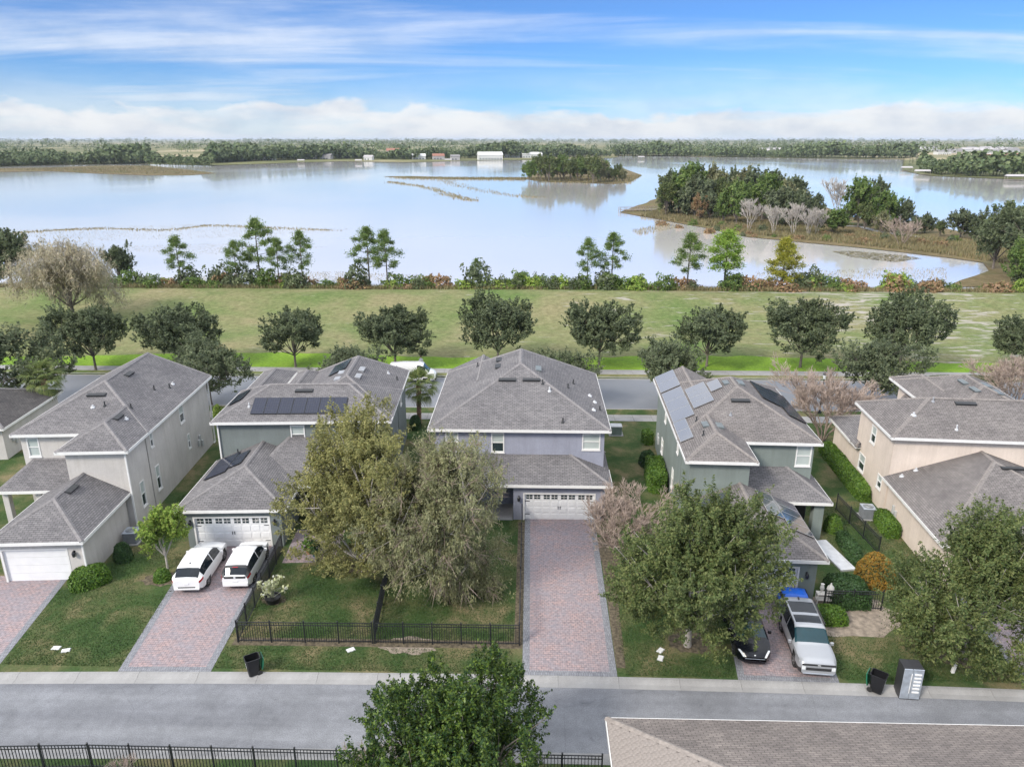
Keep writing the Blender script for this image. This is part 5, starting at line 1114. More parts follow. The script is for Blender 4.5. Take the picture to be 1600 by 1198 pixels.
tm = tree_meshes('yard_oak2', top(1490, 778, 33.2)-.3, 1.1, 4.4, 3.8, 11, 410, 225, .155, .42, 'leaf_oakyard', 'bark_pale', 14, .85, .18, .45, low=.10)
put_tree(tm, 'garden_tree', 'dense green tree in front of the cream house at right', 'tree', (G(1500, 1026)[0], G(1492, 1026)[1], 0))
tm = tree_meshes('young', top(250, 790, 40.2), .9, 1.5, 1.4, 6, 90, 110, .17, .24, 'leaf_fresh', 'bark_pale', 5, .9, .07, .5)
put_tree(tm, 'garden_tree', 'small fresh-green young tree between the beige house and the white wagon', 'tree', (*G(262, 888), 0))
tm = tree_meshes('magnolia', 6.1, .8, 4.2, 3.4, 13, 520, 210, .135, .30, 'leaf_magnolia', 'bark', 17, .9, .2, .5, spread=.75)
put_tree(tm, 'garden_tree', 'dark glossy evergreen tree at the bottom centre covering the street edge', 'tree', (-2.5, 22.0, 0), R(40), (.93, .93, 1.0))
bm_ = bare_meshes('crape', 4.6, .5, 6, 6, 3, 'bark_tan', 'twig_pink', .055, fan=.42, rmin=.0125)
put_bare(bm_, 'bare_tree', 'leafless pinkish crape myrtle beside the central garage door', 'tree', (*G(964, 868), 0), 0, 1.0)
put_bare(bm_, 'bare_tree', 'leafless brown crape myrtle between the sage and cream houses by the back road', 'tree', (*G(1284, 688), 0), 2.0, 1.42)
put_bare(bm_, 'bare_tree', 'leafless brownish tree behind the cream house at the right edge', 'tree', (*G(1580, 640), 0), 4.0, 1.25)
bs = bare_meshes('brush', 2.6, .5, 7, 4, 9, 'bark_tan', 'twig_pink', .02, fan=.35, rmin=.009)
put_bare(bs, 'dry_shrub', 'dry leafless shrub against the bottom fence left of the dark tree', 'shrub', (-5.6, 23.2, 0), 0, 1.0, 'dry shrubs at the bottom fence'); put_bare(bs, 'dry_shrub', 'dry leafless shrub overlapping the dark tree at the bottom edge', 'shrub', (-4.2, 22.7, 0), 2, .95, 'dry shrubs at the bottom fence')
put_bare(bs, 'dry_shrub', 'low dry shrub at the bottom fence below the parked white cars', 'shrub', (-16.8, 23.3, 0), 1, .55, 'dry shrubs at the bottom fence')
# ---- live oaks along the back road
ov = [tree_meshes('oak%d' % k, 8.4, 2.2, 5.3, 4.6, 10+k, 300, 120, .31, .44, 'leaf_oakdark', 'bark', 50+k, .8, .17, .5, spread=.78) for k in range(4)]
og = [tree_meshes('oakg%d' % k, 7.6, 2.0, 5.5, 4.8, 9+k, 230, 120, .28, .46, 'leaf_oakgrey', 'bark', 70+k, .8, .17, .45, spread=.75) for k in range(2)]
ords = ['first', 'second', 'third', 'fourth', 'fifth', 'sixth', 'seventh', 'eighth', 'ninth', 'tenth']
for k, (px, py, sc) in enumerate([(150, 578, .77), (283, 578, .80), (462, 573, .80), (618, 573, .81), (778, 572, .84), (936, 570, .84), (1104, 572, .82), (1250, 574, .88), (1404, 580, .92), (1606, 582, .70)]):
    put_tree(ov[k % 4], 'oak_tree', '%s dark live oak from the left on the bright verge beyond the back road' % ords[k], 'tree', (*G(px, py), 0), k*1.3, (sc*1.06*(1+.1*math.sin(k*2.3)), sc*1.06, sc*(1+.08*math.sin(k*1.7+1))), 'live oaks beyond the back road')
for k, (px, py, sc, lb) in enumerate([(-4, 648, 1.12, 'big grey-green oak at the left edge behind the fan palm'), (330, 632, .86, 'grey-green oak hanging over the back road behind the beige house'), (550, 634, .74, 'grey-green oak behind the green-grey house roof'), (880, 634, .70, 'grey-green oak behind the lavender house roof'), (1042, 634, .82, 'grey-green oak over the back road left of the sage house roof'), (1360, 632, .84, 'grey-green oak behind the pinkish leafless tree')]):
    put_tree(og[k % 2], 'oak_tree', lb, 'tree', (*G(px, py), 0), k*1.9+.4, sc, 'oaks on the near side of the back road')
# ---- fan palms
def fan_frond():
    mb = MB(); mb.tube([(0, 0, 0), (.5, 0, .16), (.95, 0, .10)], [.025, .02, .012], 4)
    c = Vector((.95, 0, .10))
    for k in range(15):
        a = R(-75+150*k/14); d = Vector((math.cos(a), math.sin(a), 0)); s = Vector((-d.y, d.x, 0))*.035; L_ = .95-.25*abs(k-7)/7
        m1 = c+d*L_*.55+Vector((0, 0, .02)); e = c+d*L_+Vector((0, 0, -.30))
        mb.face([c-s*.3, m1-s, m1+s, c+s*.3]); mb.face([m1-s, e, m1+s])
    return mb.mesh('frond', 'leaf_palm')
ff = fan_frond()
def palm(label, loc, h, sc, seed):
    rg = random.Random(seed); t = thing('fan_palm', label, 'palm tree', (*loc, 0), 0, 'fan palms by the back road')
    mb = MB(); mb.tube([(0, 0, -.1), (.05, 0, h*.5), (.1, 0, h)], [.24, .19, .26], 10)
    for k in range(60):
        a = k*2.4; z = h*(.25+.75*k/60); M = Matrix.Translation((.1*z/h, 0, z)) @ Matrix.Rotation(a, 4, 'Z') @ Matrix.Rotation(R(-35), 4, 'Y'); mb.box(.16, .30, -.05, .05, -.02, .03, M)
    mb.build('trunk', 'bark_palm', t)
    for k in range(40):
        a = k*2.399; el = R(78-130*(k/40)+rg.uniform(-8, 8)); s_ = sc*rg.uniform(.85, 1.1)
        place('frond', ff, t, (.1, 0, h), (0, -el, a), (s_, s_, s_))
palm('fan palm with brown trunk beside the back road at left', (G(80, 660)[0], G(80, 660)[1]), hz(78, 592, G(80, 660)[1]), 1.2, 1); palm('fan palm in the gap between the green-grey and lavender houses', G(655, 662), 3.7, 1.15, 2)
# person
def person(label, loc):
    t = thing('person', label, 'person', loc, R(200))
    def fig(name, segs, mat):
        me = bpy.data.meshes.new(name); vs = []; es = []; rad = []
        for chain in segs:
            prev = None
            for p in chain:
                key = tuple(round(q, 3) for q in p[:3]); i = vs.index(key) if key in vs else None
                if i is None: vs.append(key); rad.append(p[3]); i = len(vs)-1
                if prev is not None: es.append((prev, i))
                prev = i
        me.from_pydata(vs, es, []); o = bpy.data.objects.new(name, me); link(o, t); me.materials.append(MATS[mat])
        sk = o.modifiers.new('skin', 'SKIN')
        if not me.skin_vertices: bpy.ops.object.select_all(action='DESELECT'); 
        if not me.skin_vertices: me.attributes.new('skin', 'FLOAT', 'POINT')
        if me.skin_vertices:
            for i, r_ in enumerate(rad): me.skin_vertices[0].data[i].radius = (r_, r_)
            me.skin_vertices[0].data[0].use_root = True
        o.modifiers.new('sub', 'SUBSURF').levels = 1
        return o
    mb = MB()
    for s_ in (1, -1):
        mb.tube([(s_*.09, .10*s_, 0), (s_*.10, .09*s_, .08), (s_*.10, .06*s_, .48), (s_*.09, .02, .85)], [.05, .05, .06, .085], 8)
        mb.tube([(s_*.09, .10*s_, .03), (s_*.10, .10*s_+.17, .03)], [.045, .035], 6)
    mb.build('trousers', 'cloth_dark', t, True)
    mb = MB(); mb.tube([(0, .02, .80), (0, .02, .95), (0, .01, 1.2), (0, 0, 1.40), (0, 0, 1.47)], [.16, .155, .18, .15, .06], 10)
    for s_ in (1, -1): mb.tube([(s_*.15, 0, 1.38), (s_*.22, -.02, 1.15), (s_*.23, .02, 1.02)], [.06, .05, .045], 7)
    mb.build('shirt', 'cloth_white', t, True)
    mb = MB(); mb.lathe([(.05, 1.44), (.05, 1.50), (.085, 1.56), (.10, 1.64), (.09, 1.72), (.04, 1.77)], 10)
    for s_ in (1, -1): mb.tube([(s_*.23, .02, 1.03), (s_*.23, .08, .86), (s_*.22, .12, .76)], [.04, .032, .03], 6)
    mb.build('body', 'skin', t, True); MB().lathe([(.103, 1.63), (.108, 1.70), (.08, 1.775), (.03, 1.80)], 10, Matrix.Translation((0, -.012, 0))).build('hair', 'hair_dark', t, True)
x, y = G(659, 577); person('person in white shirt and dark trousers walking past the white van', (x, 81.2, .03))
# ================================================================== SHORE
pv = [pine_meshes('pine%d' % k, 11, 3.8, 3.1, 90+k, 'leaf_pine') for k in range(3)]
pb = pine_meshes('pine_bright', 10, 3.5, 2.9, 99, 'leaf_pinebright', 1.3); cy = pine_meshes('cypress', 9, 1.5, 2.8, 101, 'leaf_cypress', 1.6)
def gz(y): return float(np.interp(y, [123, 127, 131, 136], [1.0, .6, -.25, -1.5]))
def shore_tree(ms, px, ptop, Y, href, name, label, rz, wide=1.0, group='trees along the near lake shore'):
    x = G(px, 450, gz(Y))[0]*Y/G(px, 450, gz(Y))[1]; z = gz(Y); s_ = (hz(px, ptop, Y)-z)/href
    put_tree(ms, name, label, 'tree', (x, Y, z), rz, (s_*wide, s_*wide, s_), group)
for k, (px, pt, w, lb) in enumerate([(285, 371, .95, 'lone pine at the shore between the grey willow and the pine cluster'), (373, 378, .9, 'low pine at the left of the four-pine cluster'), (408, 344, .9, 'tallest pine of the four-pine cluster'), (437, 374, .85, 'third pine of the four-pine cluster'), (474, 363, .85, 'slim pine at the right end of the four-pine cluster'),
        (578, 357, .95, 'left pine of the close pair at the shore'), (606, 362, .9, 'right pine of the close pair at the shore'), (917, 374, .85, 'left pine of the pair right of centre at the shore'), (955, 366, .9, 'right pine of the pair right of centre at the shore'), (1073, 367, 1.05, 'bushy pine left of the bright green pine'), (745, 405, .8, 'short pine on the shore near the middle of the picture')]):
    shore_tree(pv[k % 3], px, pt, 128.5+(k % 3), 11, 'pine_tree', lb, k*1.1, w)
shore_tree(pb, 1131, 363, 129, 10, 'pine_tree', 'bright green round-headed pine at the shore', 1, 1.15); shore_tree(cy, 1221, 375, 129, 9, 'cypress_tree', 'yellow-green cypress at the shore by the pond', 0, 1.0)
wl = tree_meshes('willow', 11.5, 2.2, 8.6, 7, 9, 260, 120, .55, .85, 'leaf_willow', 'bark', 41, .8, .28, .16, droop=.9, twig_n=4000, twig_mat='bark_pale')
put_tree(wl, 'willow_tree', 'large grey-tan drooping willow on the left meadow edge', 'tree', (*G(116, 500), 0), 0, .97)
od = [tree_meshes('big_oak%d' % k, 11, 2.5, 6.5, 5.5, 9, 170, 120, .5, .62, 'leaf_oakdark', 'bark', 120+k, .8, .3, .5) for k in range(2)]
for k, (px, pt, Y, w, lb) in enumerate([(20, 360, 133, 1.0, 'tall dark oak at the left edge by the lake'), (190, 385, 133, .85, 'dark oak behind the grey willow'), (1592, 318, 150, 1.0, 'large dark tree at the right edge by the peninsula'), (1545, 334, 160, .8, 'dark tree left of the large one at the right edge')]):
    z = gz(Y); x = G(px, 450, z)[0]*Y/G(px, 450, z)[1]; s_ = (hz(px, pt, Y)-z)/11
    put_tree(od[k % 2], 'oak_tree', lb, 'tree', (x, Y, z), k, (s_*w, s_*w, s_), 'dark oaks by the lake')
x = G(1578, 450)[0]; pbush = tree_meshes('rt', 8, .6, 5, 4, 8, 150, 120, .4, .55, 'leaf_pine', 'bark', 131, .9, .2, .4)
put_tree(pbush, 'bushy_tree', 'rounded olive-green tree at the right end of the shore shrubs', 'tree', (G(1580, 440)[0]*.97, 131, -.2), 0, 1.1)
# shore shrubs
sh = [bush_mesh('shrubA', 1.6, 1.4, 1.9, 900, .34, 'leaf_oakdark', 201, 2, .3), bush_mesh('shrubB', 1.5, 1.3, 1.5, 800, .32, 'leaf_pine', 202, 2, .32), bush_mesh('shrubC', 1.7, 1.3, 1.2, 800, .34, 'leaf_dry', 203, 2, .32), bush_mesh('shrubD', 1.5, 1.4, 1.6, 800, .34, 'leaf_fresh', 204, 2, .3)]
rg = random.Random(77); xs = sorted(rg.uniform(-92, 96) for _ in range(175))
scnt = {}
def ordn(c, k):
    c[k] = c.get(k, 0)+1; n = c[k]; return '%d%s' % (n, 'th' if 10 < n % 100 < 14 else {1: 'st', 2: 'nd', 3: 'rd'}.get(n % 10, 'th'))
kinds = {0: 'dark green', 1: 'mid green', 2: 'rusty brown', 3: 'fresh green'}
for x in xs:
    k = rg.choices((0, 1, 2, 3), ((4, 4, 1, 2) if x < 20 else (2, 3, 4, 1)))[0]; Y = rg.uniform(126.5, 131); s_ = rg.uniform(.5, 1.6)
    shrub('shrub', '%s %s shrub from the left in the wild belt along the near shore' % (ordn(scnt, k), kinds[k]), 'shrub', sh[k], (x, Y, gz(Y)-.05), rg.random()*6, (s_*1.15, s_, s_*rg.uniform(.8, 1.45)), 'wild %s shrubs along the near shore' % kinds[k])
def reeds(name, label, pts, n, h, zf, leaf='reed', w=.12):
    global NR
    NR = np.random.default_rng(len(name)+n); P = np.array(pts); i = NR.integers(0, len(P), n)
    C = P[i]+NR.normal(0, 1, (n, 2))*np.array([[1.0, 1.0]])*0
    z = np.array([zf(q[1]) for q in C]); hh = h*NR.uniform(.5, 1.3, n); a = NR.uniform(0, 6.28, n); d = np.stack([np.cos(a), np.sin(a)], 1)*w/2; ln = NR.normal(0, .18, (n, 2))*hh[:, None]
    V = np.stack([np.column_stack([C-d, z]), np.column_stack([C+d, z]), np.column_stack([C+ln, z+hh])], 1).reshape(-1, 3)
    o = place(name, np_mesh(name, V, np.arange(n*3).reshape(-1, 3), leaf)); tag(o, label, 'reeds', kind='stuff'); return o
NR = np.random.default_rng(5)
pts = np.column_stack([NR.uniform(-110, 110, 30000), NR.uniform(125.5, 134, 30000)]); reeds('shore_grass', 'tall tan grass between the shrubs of the near shore', pts, 42000, .75, gz)
def in_px(poly, n, z=WZ):
    P = np.array([G(a, b_, z) for a, b_ in poly]); lo, hi = P.min(0), P.max(0); out = []
    while sum(len(o) for o in out) < n:
        q = NR.uniform(lo, hi, (n*2, 2)); ins = np.zeros(len(q), bool); j = len(P)-1
        for i in range(len(P)):
            c = ((P[i, 1] > q[:, 1]) != (P[j, 1] > q[:, 1])) & (q[:, 0] < (P[j, 0]-P[i, 0])*(q[:, 1]-P[i, 1])/(P[j, 1]-P[i, 1]+1e-12)+P[i, 0]); ins ^= c; j = i
        out.append(q[ins])
    return np.concatenate(out)[:n]
PEN = [(1000, 338), (1094, 352), (1169, 366), (1262, 376), (1337, 383), (1412, 391), (1487, 400), (1545, 410), (1640, 420), (1640, 385), (1500, 378), (1420, 372), (1320, 362), (1200, 350), (1100, 338), (1030, 330)]
reeds('marsh_reeds', 'brown marsh reeds fringing the peninsula', in_px(PEN, 26000), 26000, 1.1, lambda y: WZ+.1, w=.3)
for nm, poly, n, hh in (('lake_reeds', [(0, 360), (160, 354), (330, 350), (560, 358), (480, 366), (330, 372), (160, 376), (0, 366)], 5200, .22), ('lake_reeds', [(60, 388), (330, 380), (520, 386), (330, 398)], 2600, .2), ('lake_reeds', [(-20, 265), (232, 260), (335, 271), (232, 273), (83, 268)], 5000, .9), ('lake_reeds', [(818, 279), (1003, 274), (985, 287), (914, 287), (850, 286)], 3500, 1.0), ('lake_reeds', [(600, 277), (822, 278), (822, 282), (640, 280)], 2600, .9), ('lake_reeds', [(985, 360), (1040, 350), (1060, 356), (1000, 368)], 900, .7), ('lake_reeds', [(200, 436), (520, 424), (700, 432), (520, 441), (200, 441)], 3000, .3), ('lake_reeds', [(1180, 425), (1480, 418), (1480, 436), (1180, 436)], 2200, .35)):
    lbl = {276: 'curved reed bed out in the open lake', 360: 'thin reed line in the water', 388: 'faint reed line nearer the shore', 436: 'sparse reeds standing in the shallows', 425: 'pale reeds at the pond edge', 265: 'tan grass covering the sandbar at far left', 279: 'tan reeds round the foot of the small island', 277: 'reed line of the low spit left of the island'}.get(poly[0][1], 'reeds')
    if poly[0][0] == 985: lbl = 'short reeds beside the wooden pier'
    reeds(nm, lbl, in_px(poly, n), n, hh, lambda y: WZ+.1 if y > 400 else WZ-.05, w=.09 if poly[0][1] > 300 else .45)
def reed_curve(label, px, n, wid, hh):
    base = np.array([G(a, b_, WZ) for a, b_ in px]); t_ = NR.uniform(0, len(base)-1.001, n); i = t_.astype(int); f = (t_-i)[:, None]; q = base[i]*(1-f)+base[i+1]*f
    q = q+NR.normal(0, 1, (n, 2))*wid*(.4+.6*np.abs(np.sin(t_*2.7)))[:, None]; reeds('lake_reeds', label, q, n, hh, lambda y: WZ-.05, w=.3)
NR = np.random.default_rng(16); reed_curve('curved reed bed out in the open lake', [(609, 284), (625, 287), (650, 290), (680, 296), (700, 304), (718, 309), (742, 314)], 1700, 2.6, .7)
reed_curve('broken reed line curling off the low spit', [(690, 279), (700, 284), (720, 291), (760, 299), (800, 306), (850, 309)], 1100, 4.0, .6)
reed_curve('faint reed streak far out on the left of the lake', [(0, 366), (80, 360), (160, 357), (260, 360), (330, 352), (420, 356), (520, 360)], 2400, 1.6, .35)
NR = np.random.default_rng(6); C2 = np.concatenate([in_px([(1330, 392), (1420, 400), (1440, 404), (1400, 410), (1330, 402), (1300, 393)], 1500), in_px([(840, 292), (960, 298), (950, 308), (880, 312), (850, 302)], 1300)])
Vp = []; 
for dx, dy in ((1, 0), (0, 1), (-1, 0), (0, -1)): Vp.append(np.column_stack([C2+np.array([[dx, dy]])*np.repeat(NR.uniform(.10, .32, (len(C2), 1)), 2, 1), np.full(len(C2), WZ+.03)]))
o = place('lily_pads', np_mesh('lily', np.stack(Vp, 1).reshape(-1, 3), np.arange(len(C2)*4).reshape(-1, 4), 'reed')); tag(o, 'floating lily pads on the pond and round the island', 'lily pads', kind='stuff')
# peninsula and island trees
tv = [tree_meshes('w%d' % k, 9, 1.2, 4.6, 4.2, 8, 90, 90, .62, .65, lf, 'bark', 300+k, .85, .2, .5) for k, lf in enumerate(('leaf_oakdark', 'leaf_oakgrey', 'leaf_oakyard', 'leaf_pine', 'leaf_greygreen', 'leaf_dry'))]
bp_ = bare_meshes('pale_bare', 8, .25, 3, 5, 31, 'bark_pale', 'bark_pale', .09, fan=.3, rmin=.03)
def ptree(ms, px, pb_, pt, href, name, label, rz, w, group):
    x, y = G(px, pb_, WZ); s_ = (hz(px, pt, y)-WZ)/href; put_tree(ms, name, label, 'tree', (x, y, WZ), rz, (s_*w, s_*w, s_), group)
PT = [(1045, 336, 272, 0, .9), (1040, 338, 285, 2, .8), (1072, 338, 262, 3, .8), (1085, 340, 275, 1, .9), (1110, 336, 262, 4, .7), (1108, 345, 300, 1, .8), (1125, 340, 285, 2, .8), (1150, 352, 290, 3, .9), (1140, 332, 268, 0, 1.0), (1175, 336, 268, 0, 1.1), (1205, 340, 270, 1, 1.1), (1235, 342, 282, 0, 1.1), (1215, 354, 295, 1, 1.1), (1245, 356, 302, 0, .9), (1270, 350, 305, 1, .8), (1300, 368, 330, 3, 1.3), (1340, 356, 285, 3, .75), (1362, 352, 283, 0, .8), (1382, 362, 305, 3, .9), (1410, 362, 315, 0, .9), (1445, 364, 335, 0, 1.1), (1376, 366, 332, 4, .9), (1060, 336, 268, 1, .9), (1095, 332, 266, 0, 1.0), (1160, 334, 266, 4, .9), (1190, 344, 278, 3, .9), (1225, 350, 288, 4, .9), (1130, 350, 305, 3, .8), (1020+15, 330, 290, 4, .7), (1500, 372, 328, 1, 1.0), (1524, 374, 335, 0, 1.0), (1570, 380, 322, 2, 1.1), (1468, 370, 346, 2, .9), (1325, 352, 318, 1, .9), (1350, 362, 322, 2, .9), (1430, 366, 338, 1, .9)]
kn = ['dark oak', 'grey-green tree', 'olive-green tree', 'bright green pine-like tree', 'pale wispy tree', 'rusty tree']
nth = lambda n: '%d%s' % (n, 'th' if 10 < n % 100 < 14 else {1: 'st', 2: 'nd', 3: 'rd'}.get(n % 10, 'th'))
cnt = {}; PT.sort()
for k, (px, pb_, pt, v, w) in enumerate(PT):
    cnt[v] = cnt.get(v, 0)+1
    ptree(tv[v], px, pb_, pt, 9, 'woodland_tree', '%s %s from the left in the peninsula grove' % (nth(cnt[v]), kn[v]), k*1.7, w, '%s of the peninsula grove' % kn[v])
for k, (px, pb_, pt) in enumerate([(1208, 366, 322), (1238, 368, 318), (1262, 370, 325), (1275, 368, 328), (1170, 362, 312), (1305, 345, 280)]):
    x, y = G(px, pb_, WZ); s_ = (hz(px, pt, y)-WZ)/8*1.0; put_bare(bp_, 'bare_tree', '%s pale leafless tree at the front of the peninsula grove' % ('second', 'third', 'fourth', 'fifth', 'first')[k] if k < 5 else 'tall pale leafless tree behind the peninsula grove', 'tree', (x, y, WZ), k*1.1, s_, 'pale leafless trees of the peninsula')
ptree(tv[5], 1092, 345, 308, 9, 'woodland_tree', 'rusty-leaved small tree in front of the peninsula grove', 0, .8, None)
x, y = G(1408, 384, WZ); put_bare(bs, 'dry_shrub', 'pale dry bush beside the path on the peninsula', 'shrub', (x, y, WZ), 0, 3.2)
pcnt = {}
for px in sorted(rg.uniform(1030, 1530) for _ in range(34)):
    pb_ = 350+(px-1030)*.072+rg.uniform(-4, 10); x, y = G(px, pb_, WZ); v = rg.choice((0, 1, 2, 2)); s_ = rg.uniform(.5, 1.2)
    shrub('shrub', '%s %s shrub from the left among the reeds of the peninsula' % (ordn(pcnt, v), kinds[v]), 'shrub', sh[v], (x, y, WZ), rg.random()*6, (s_, s_, s_), '%s shrubs of the peninsula' % kinds[v])
for k in range(24):
    px = 826+145*k/23+rg.uniform(-2.5, 2.5); v = rg.choice((2, 3, 2, 4)); ptree(tv[v], px, 281+rg.uniform(-5, 4)+(2 if px > 920 else 0), (249 if px < 945 else 262)+rg.uniform(-4, 5)+(6 if px < 838 or 912 < px < 926 else 0), 9, 'island_tree', '%s tree from the left in the dense clump on the small island' % nth(k+1), k*1.1, .95, 'trees on the small island')
# wooden pier
x0, y0 = G(968, 331, WZ); x1, y1 = G(1030, 330, WZ)
t = thing('pier', 'grey wooden pier reaching into the lake from the peninsula tip', 'pier', (x0, y0, WZ), math.atan2(y1-y0, x1-x0)); PL = math.dist((x0, y0), (x1, y1))
dk = MB().box(0, .95, -1.1, 1.1, .75, .82).mesh('plank', 'deck_wood')
for k in range(int(PL)): place('plank', dk, t, (k, 0, 0))
for k in range(int(PL/2.5)+1):
    for s_ in (-1.1, 1.1): MB().box(k*2.5-.09, k*2.5+.09, s_-.09, s_+.09, -1.5, 1.75).build('post', 'deck_wood', t)
for s_ in (-1.1, 1.1): MB().box(0, PL, s_-.05, s_+.05, 1.6, 1.7).build('rail', 'deck_wood', t)
# ================================================================== FAR SHORE: houses, docks, woods
def far_house(px, py, w, d, h, paint, roof, label, z=WZ+.4):
    x, y = G(px, py, z); w, d, h = w*1.25, d*1.2, h*1.25; t = thing('lake_house', label, 'house', (x, y, z), rg.uniform(-.3, .3))
    MB().box(-w/2, w/2, 0, d, 0, h).build('wall', paint, t); p = d*.28
    mb = MB(); mb.rings([[(-w/2-.5, -.5, h), (-w/2-.5, d+.5, h), (-w/2-.5, d/2, h+p)], [(w/2+.5, -.5, h), (w/2+.5, d+.5, h), (w/2+.5, d/2, h+p)]]); mb.build('roof', roof, t)
    for k in range(int(w/4)): MB().box(-w/2+1.2+k*4, -w/2+2.8+k*4, -.08, -.01, .8, 2.3).build('window', 'window_glass', t)
P0, P1, P2, P3 = ['far_paint%d' % i for i in range(4)]
FH = [(395, 251, 14, 9, 4, P0, P0, 'white-roofed lake house at the far left of the built shore'), (414, 252, 16, 9, 3.5, P0, P1, 'long low pale lake house next to it'), (482, 250, 16, 9, 4, P1, P0, 'pale house behind the left docks'), (508, 250, 12, 9, 4, P1, P3, 'grey lake house below tall pines'), (548, 248, 18, 11, 5, P1, P1, 'broad grey house on the far shore'), (618, 247, 20, 11, 8, P0, P2, 'tall pinkish gabled lake house'), (655, 250, 14, 9, 4, P0, P0, 'white cottage right of the gabled house'), (686, 250, 12, 9, 4, P1, P2, 'small brown-roofed cottage on the far shore'), (738, 244, 10, 8, 8, P0, P0, 'narrow white tower-like house in the trees'), (767, 250, 26, 12, 5, P0, P0, 'long white house with pale blue roof'), (800, 247, 18, 10, 4.5, P0, P1, 'white house right of the long white one'), (832, 247, 24, 10, 4, P0, P0, 'long white boathouse on the far shore'), (858, 246, 16, 9, 4, P1, P0, 'pale house near the end of the row'), (712, 251, 9, 7, 4, P1, P3, 'dark-roofed boathouse by the water'), (575, 251, 9, 7, 3.5, P0, P1, 'small white boathouse left of the gabled house'), (157, 247, 10, 8, 4, P0, P1, 'white house half hidden in the left woods'),
      (1570, 268, 16, 10, 4.5, P0, P2, 'red-roofed house on the right spit'), (1594, 262, 20, 12, 5, P1, P2, 'large red-roofed house at the right edge'), (1560, 256, 20, 12, 5, P0, P2, 'red-roofed house behind the spit pines'), (1545, 250, 18, 10, 4, P0, P1, 'pale house farther back on the right spit'), (1590, 250, 18, 10, 4, P0, P2, 'brick-red roof at the far right')]
for a in FH: far_house(*a)
for k in range(46):
    px = rg.uniform(1190, 1600); py = rg.uniform(234, 243); far_house(px, py, rg.uniform(14, 22), rg.uniform(10, 13), 5, rg.choice((P0, P0, P1)), rg.choice((P1, P3, P3, P1)), 'pale-walled house of the far subdivision beyond the lake'); 
for o in list(COL.objects):
    if o.get('label', '').startswith('pale-walled house of the far'): o['group'] = 'houses of the far subdivision'
def dock(px, py, w, label):
    x, y = G(px, py, WZ); t = thing('boat_dock', label, 'dock', (x, y, WZ), rg.uniform(-.2, .2)); MB().box(-w/2, w/2, 0, 4, .5, .7).build('deck', 'deck_wood', t)
    mb = MB(); mb.rings([[(-w/2, 0, 3), (-w/2, 4.5, 3), (-w/2, 2.2, 4.2)], [(w/2, 0, 3), (w/2, 4.5, 3), (w/2, 2.2, 4.2)]]); mb.build('roof', P1, t)
    for a in (-w/2+.3, w/2-.3):
        for c in (.3, 4): MB().box(a-.1, a+.1, c-.1, c+.1, -1, 3).build('post', 'deck_wood', t)
for px, py, w, lb in ((1418, 268, 9, 'roofed boat dock at the tip of the right spit'), (1442, 274, 11, 'brown roofed dock just right of the spit tip'), (1588, 283, 12, 'roofed dock at the right edge of the spit'), (1032-30, 249, 9, 'small dock in the gap of the far shore'), (470, 255, 8, 'dock in front of the pale house at left'), (560, 255, 8, 'dock below the broad grey house'), (700, 254, 8, 'dock by the dark-roofed boathouse')): dock(px, py, w, lb)
def wood(name, label, P, hs, quads, seed, leaf='leaf_far', wide=.34):
    """a far wood: every tree a lumpy crown of leaf facets, all in one mesh"""
    global NR
    NR = np.random.default_rng(seed); n = len(P); hs = np.asarray(hs)*(.86+.20*np.sin(P[:, 0]*.021+seed)+.16*np.sin(P[:, 0]*.057+2*seed)+.08*np.sin(P[:, 0]*.13)); u = unit(NR.normal(0, 1, (n*quads, 3))); r = NR.uniform(.45, 1, (n*quads, 1))
    hh = np.repeat(hs, quads); sc = np.column_stack([hh*wide, hh*wide, hh*.40]); sh_ = 1-.35*np.clip(u[:, 2:3], 0, 1)*np.array([[1, 1, 0]])
    base = np.repeat(P, quads, 0); C = base+u*r*sc*sh_; C[:, 2] += hh*.56
    V, Q = leaf_quads(C, u+np.array([[0, 0, .4]]), np.repeat(hs, quads)[:, None]*.21, .8, .5)
    st = np.stack([P+np.array([[-.25, 0, 0]]), P+np.array([[.25, 0, 0]]), P+np.column_stack([np.full(n, .15), np.zeros(n), hs*.6]), P+np.column_stack([np.full(n, -.15), np.zeros(n), hs*.6])], 1).reshape(-1, 3)
    o = place(name, np_mesh(name, np.concatenate([V, st]), np.concatenate([Q, np.arange(n*4).reshape(-1, 4)+len(V)]), leaf)); tag(o, label, 'woods', kind='stuff'); return o
def along(pxs, depth, n, dmin=4):
    base = np.array([G(a, b_, WZ) for a, b_ in pxs]); t = NR.uniform(0, len(base)-1.001, n); i = t.astype(int); f = (t-i)[:, None]; q = base[i]*(1-f)+base[i+1]*f
    d = np.linalg.norm(q, axis=1, keepdims=True); s_ = 1+(dmin+np.abs(NR.normal(0, depth, (n, 1))))/d
    return np.column_stack([q*s_, np.full(n, WZ+.4)])
NR = np.random.default_rng(60)
A_ = along([(-150, 261), (0, 261), (100, 258), (232, 256.5)], 60, 900); wood('far_wood', 'pine wood on the far left shore', A_, NR.uniform(11, 20, len(A_)), 42, 61)
NR = np.random.default_rng(62); A_ = along([(232, 259), (290, 260), (335, 260)], 22, 120, 1); wood('far_wood', 'nearer clump of trees on the left shore point', A_, NR.uniform(13, 20, len(A_)), 60, 63)
NR = np.random.default_rng(64); A_ = along([(330, 258), (395, 255), (530, 251), (640, 252), (760, 249), (850, 248), (955, 246)], 50, 1250, 34); wood('far_wood', 'mixed trees behind the lake houses', A_, NR.uniform(11, 22, len(A_)), 44, 65)
NR = np.random.default_rng(66); A_ = along([(960, 245), (1060, 245), (1150, 246), (1262, 247.5), (1430, 249)], 40, 850, 6); wood('far_wood', 'pine belt on the far right shore', A_, NR.uniform(12, 22, len(A_)), 40, 67)
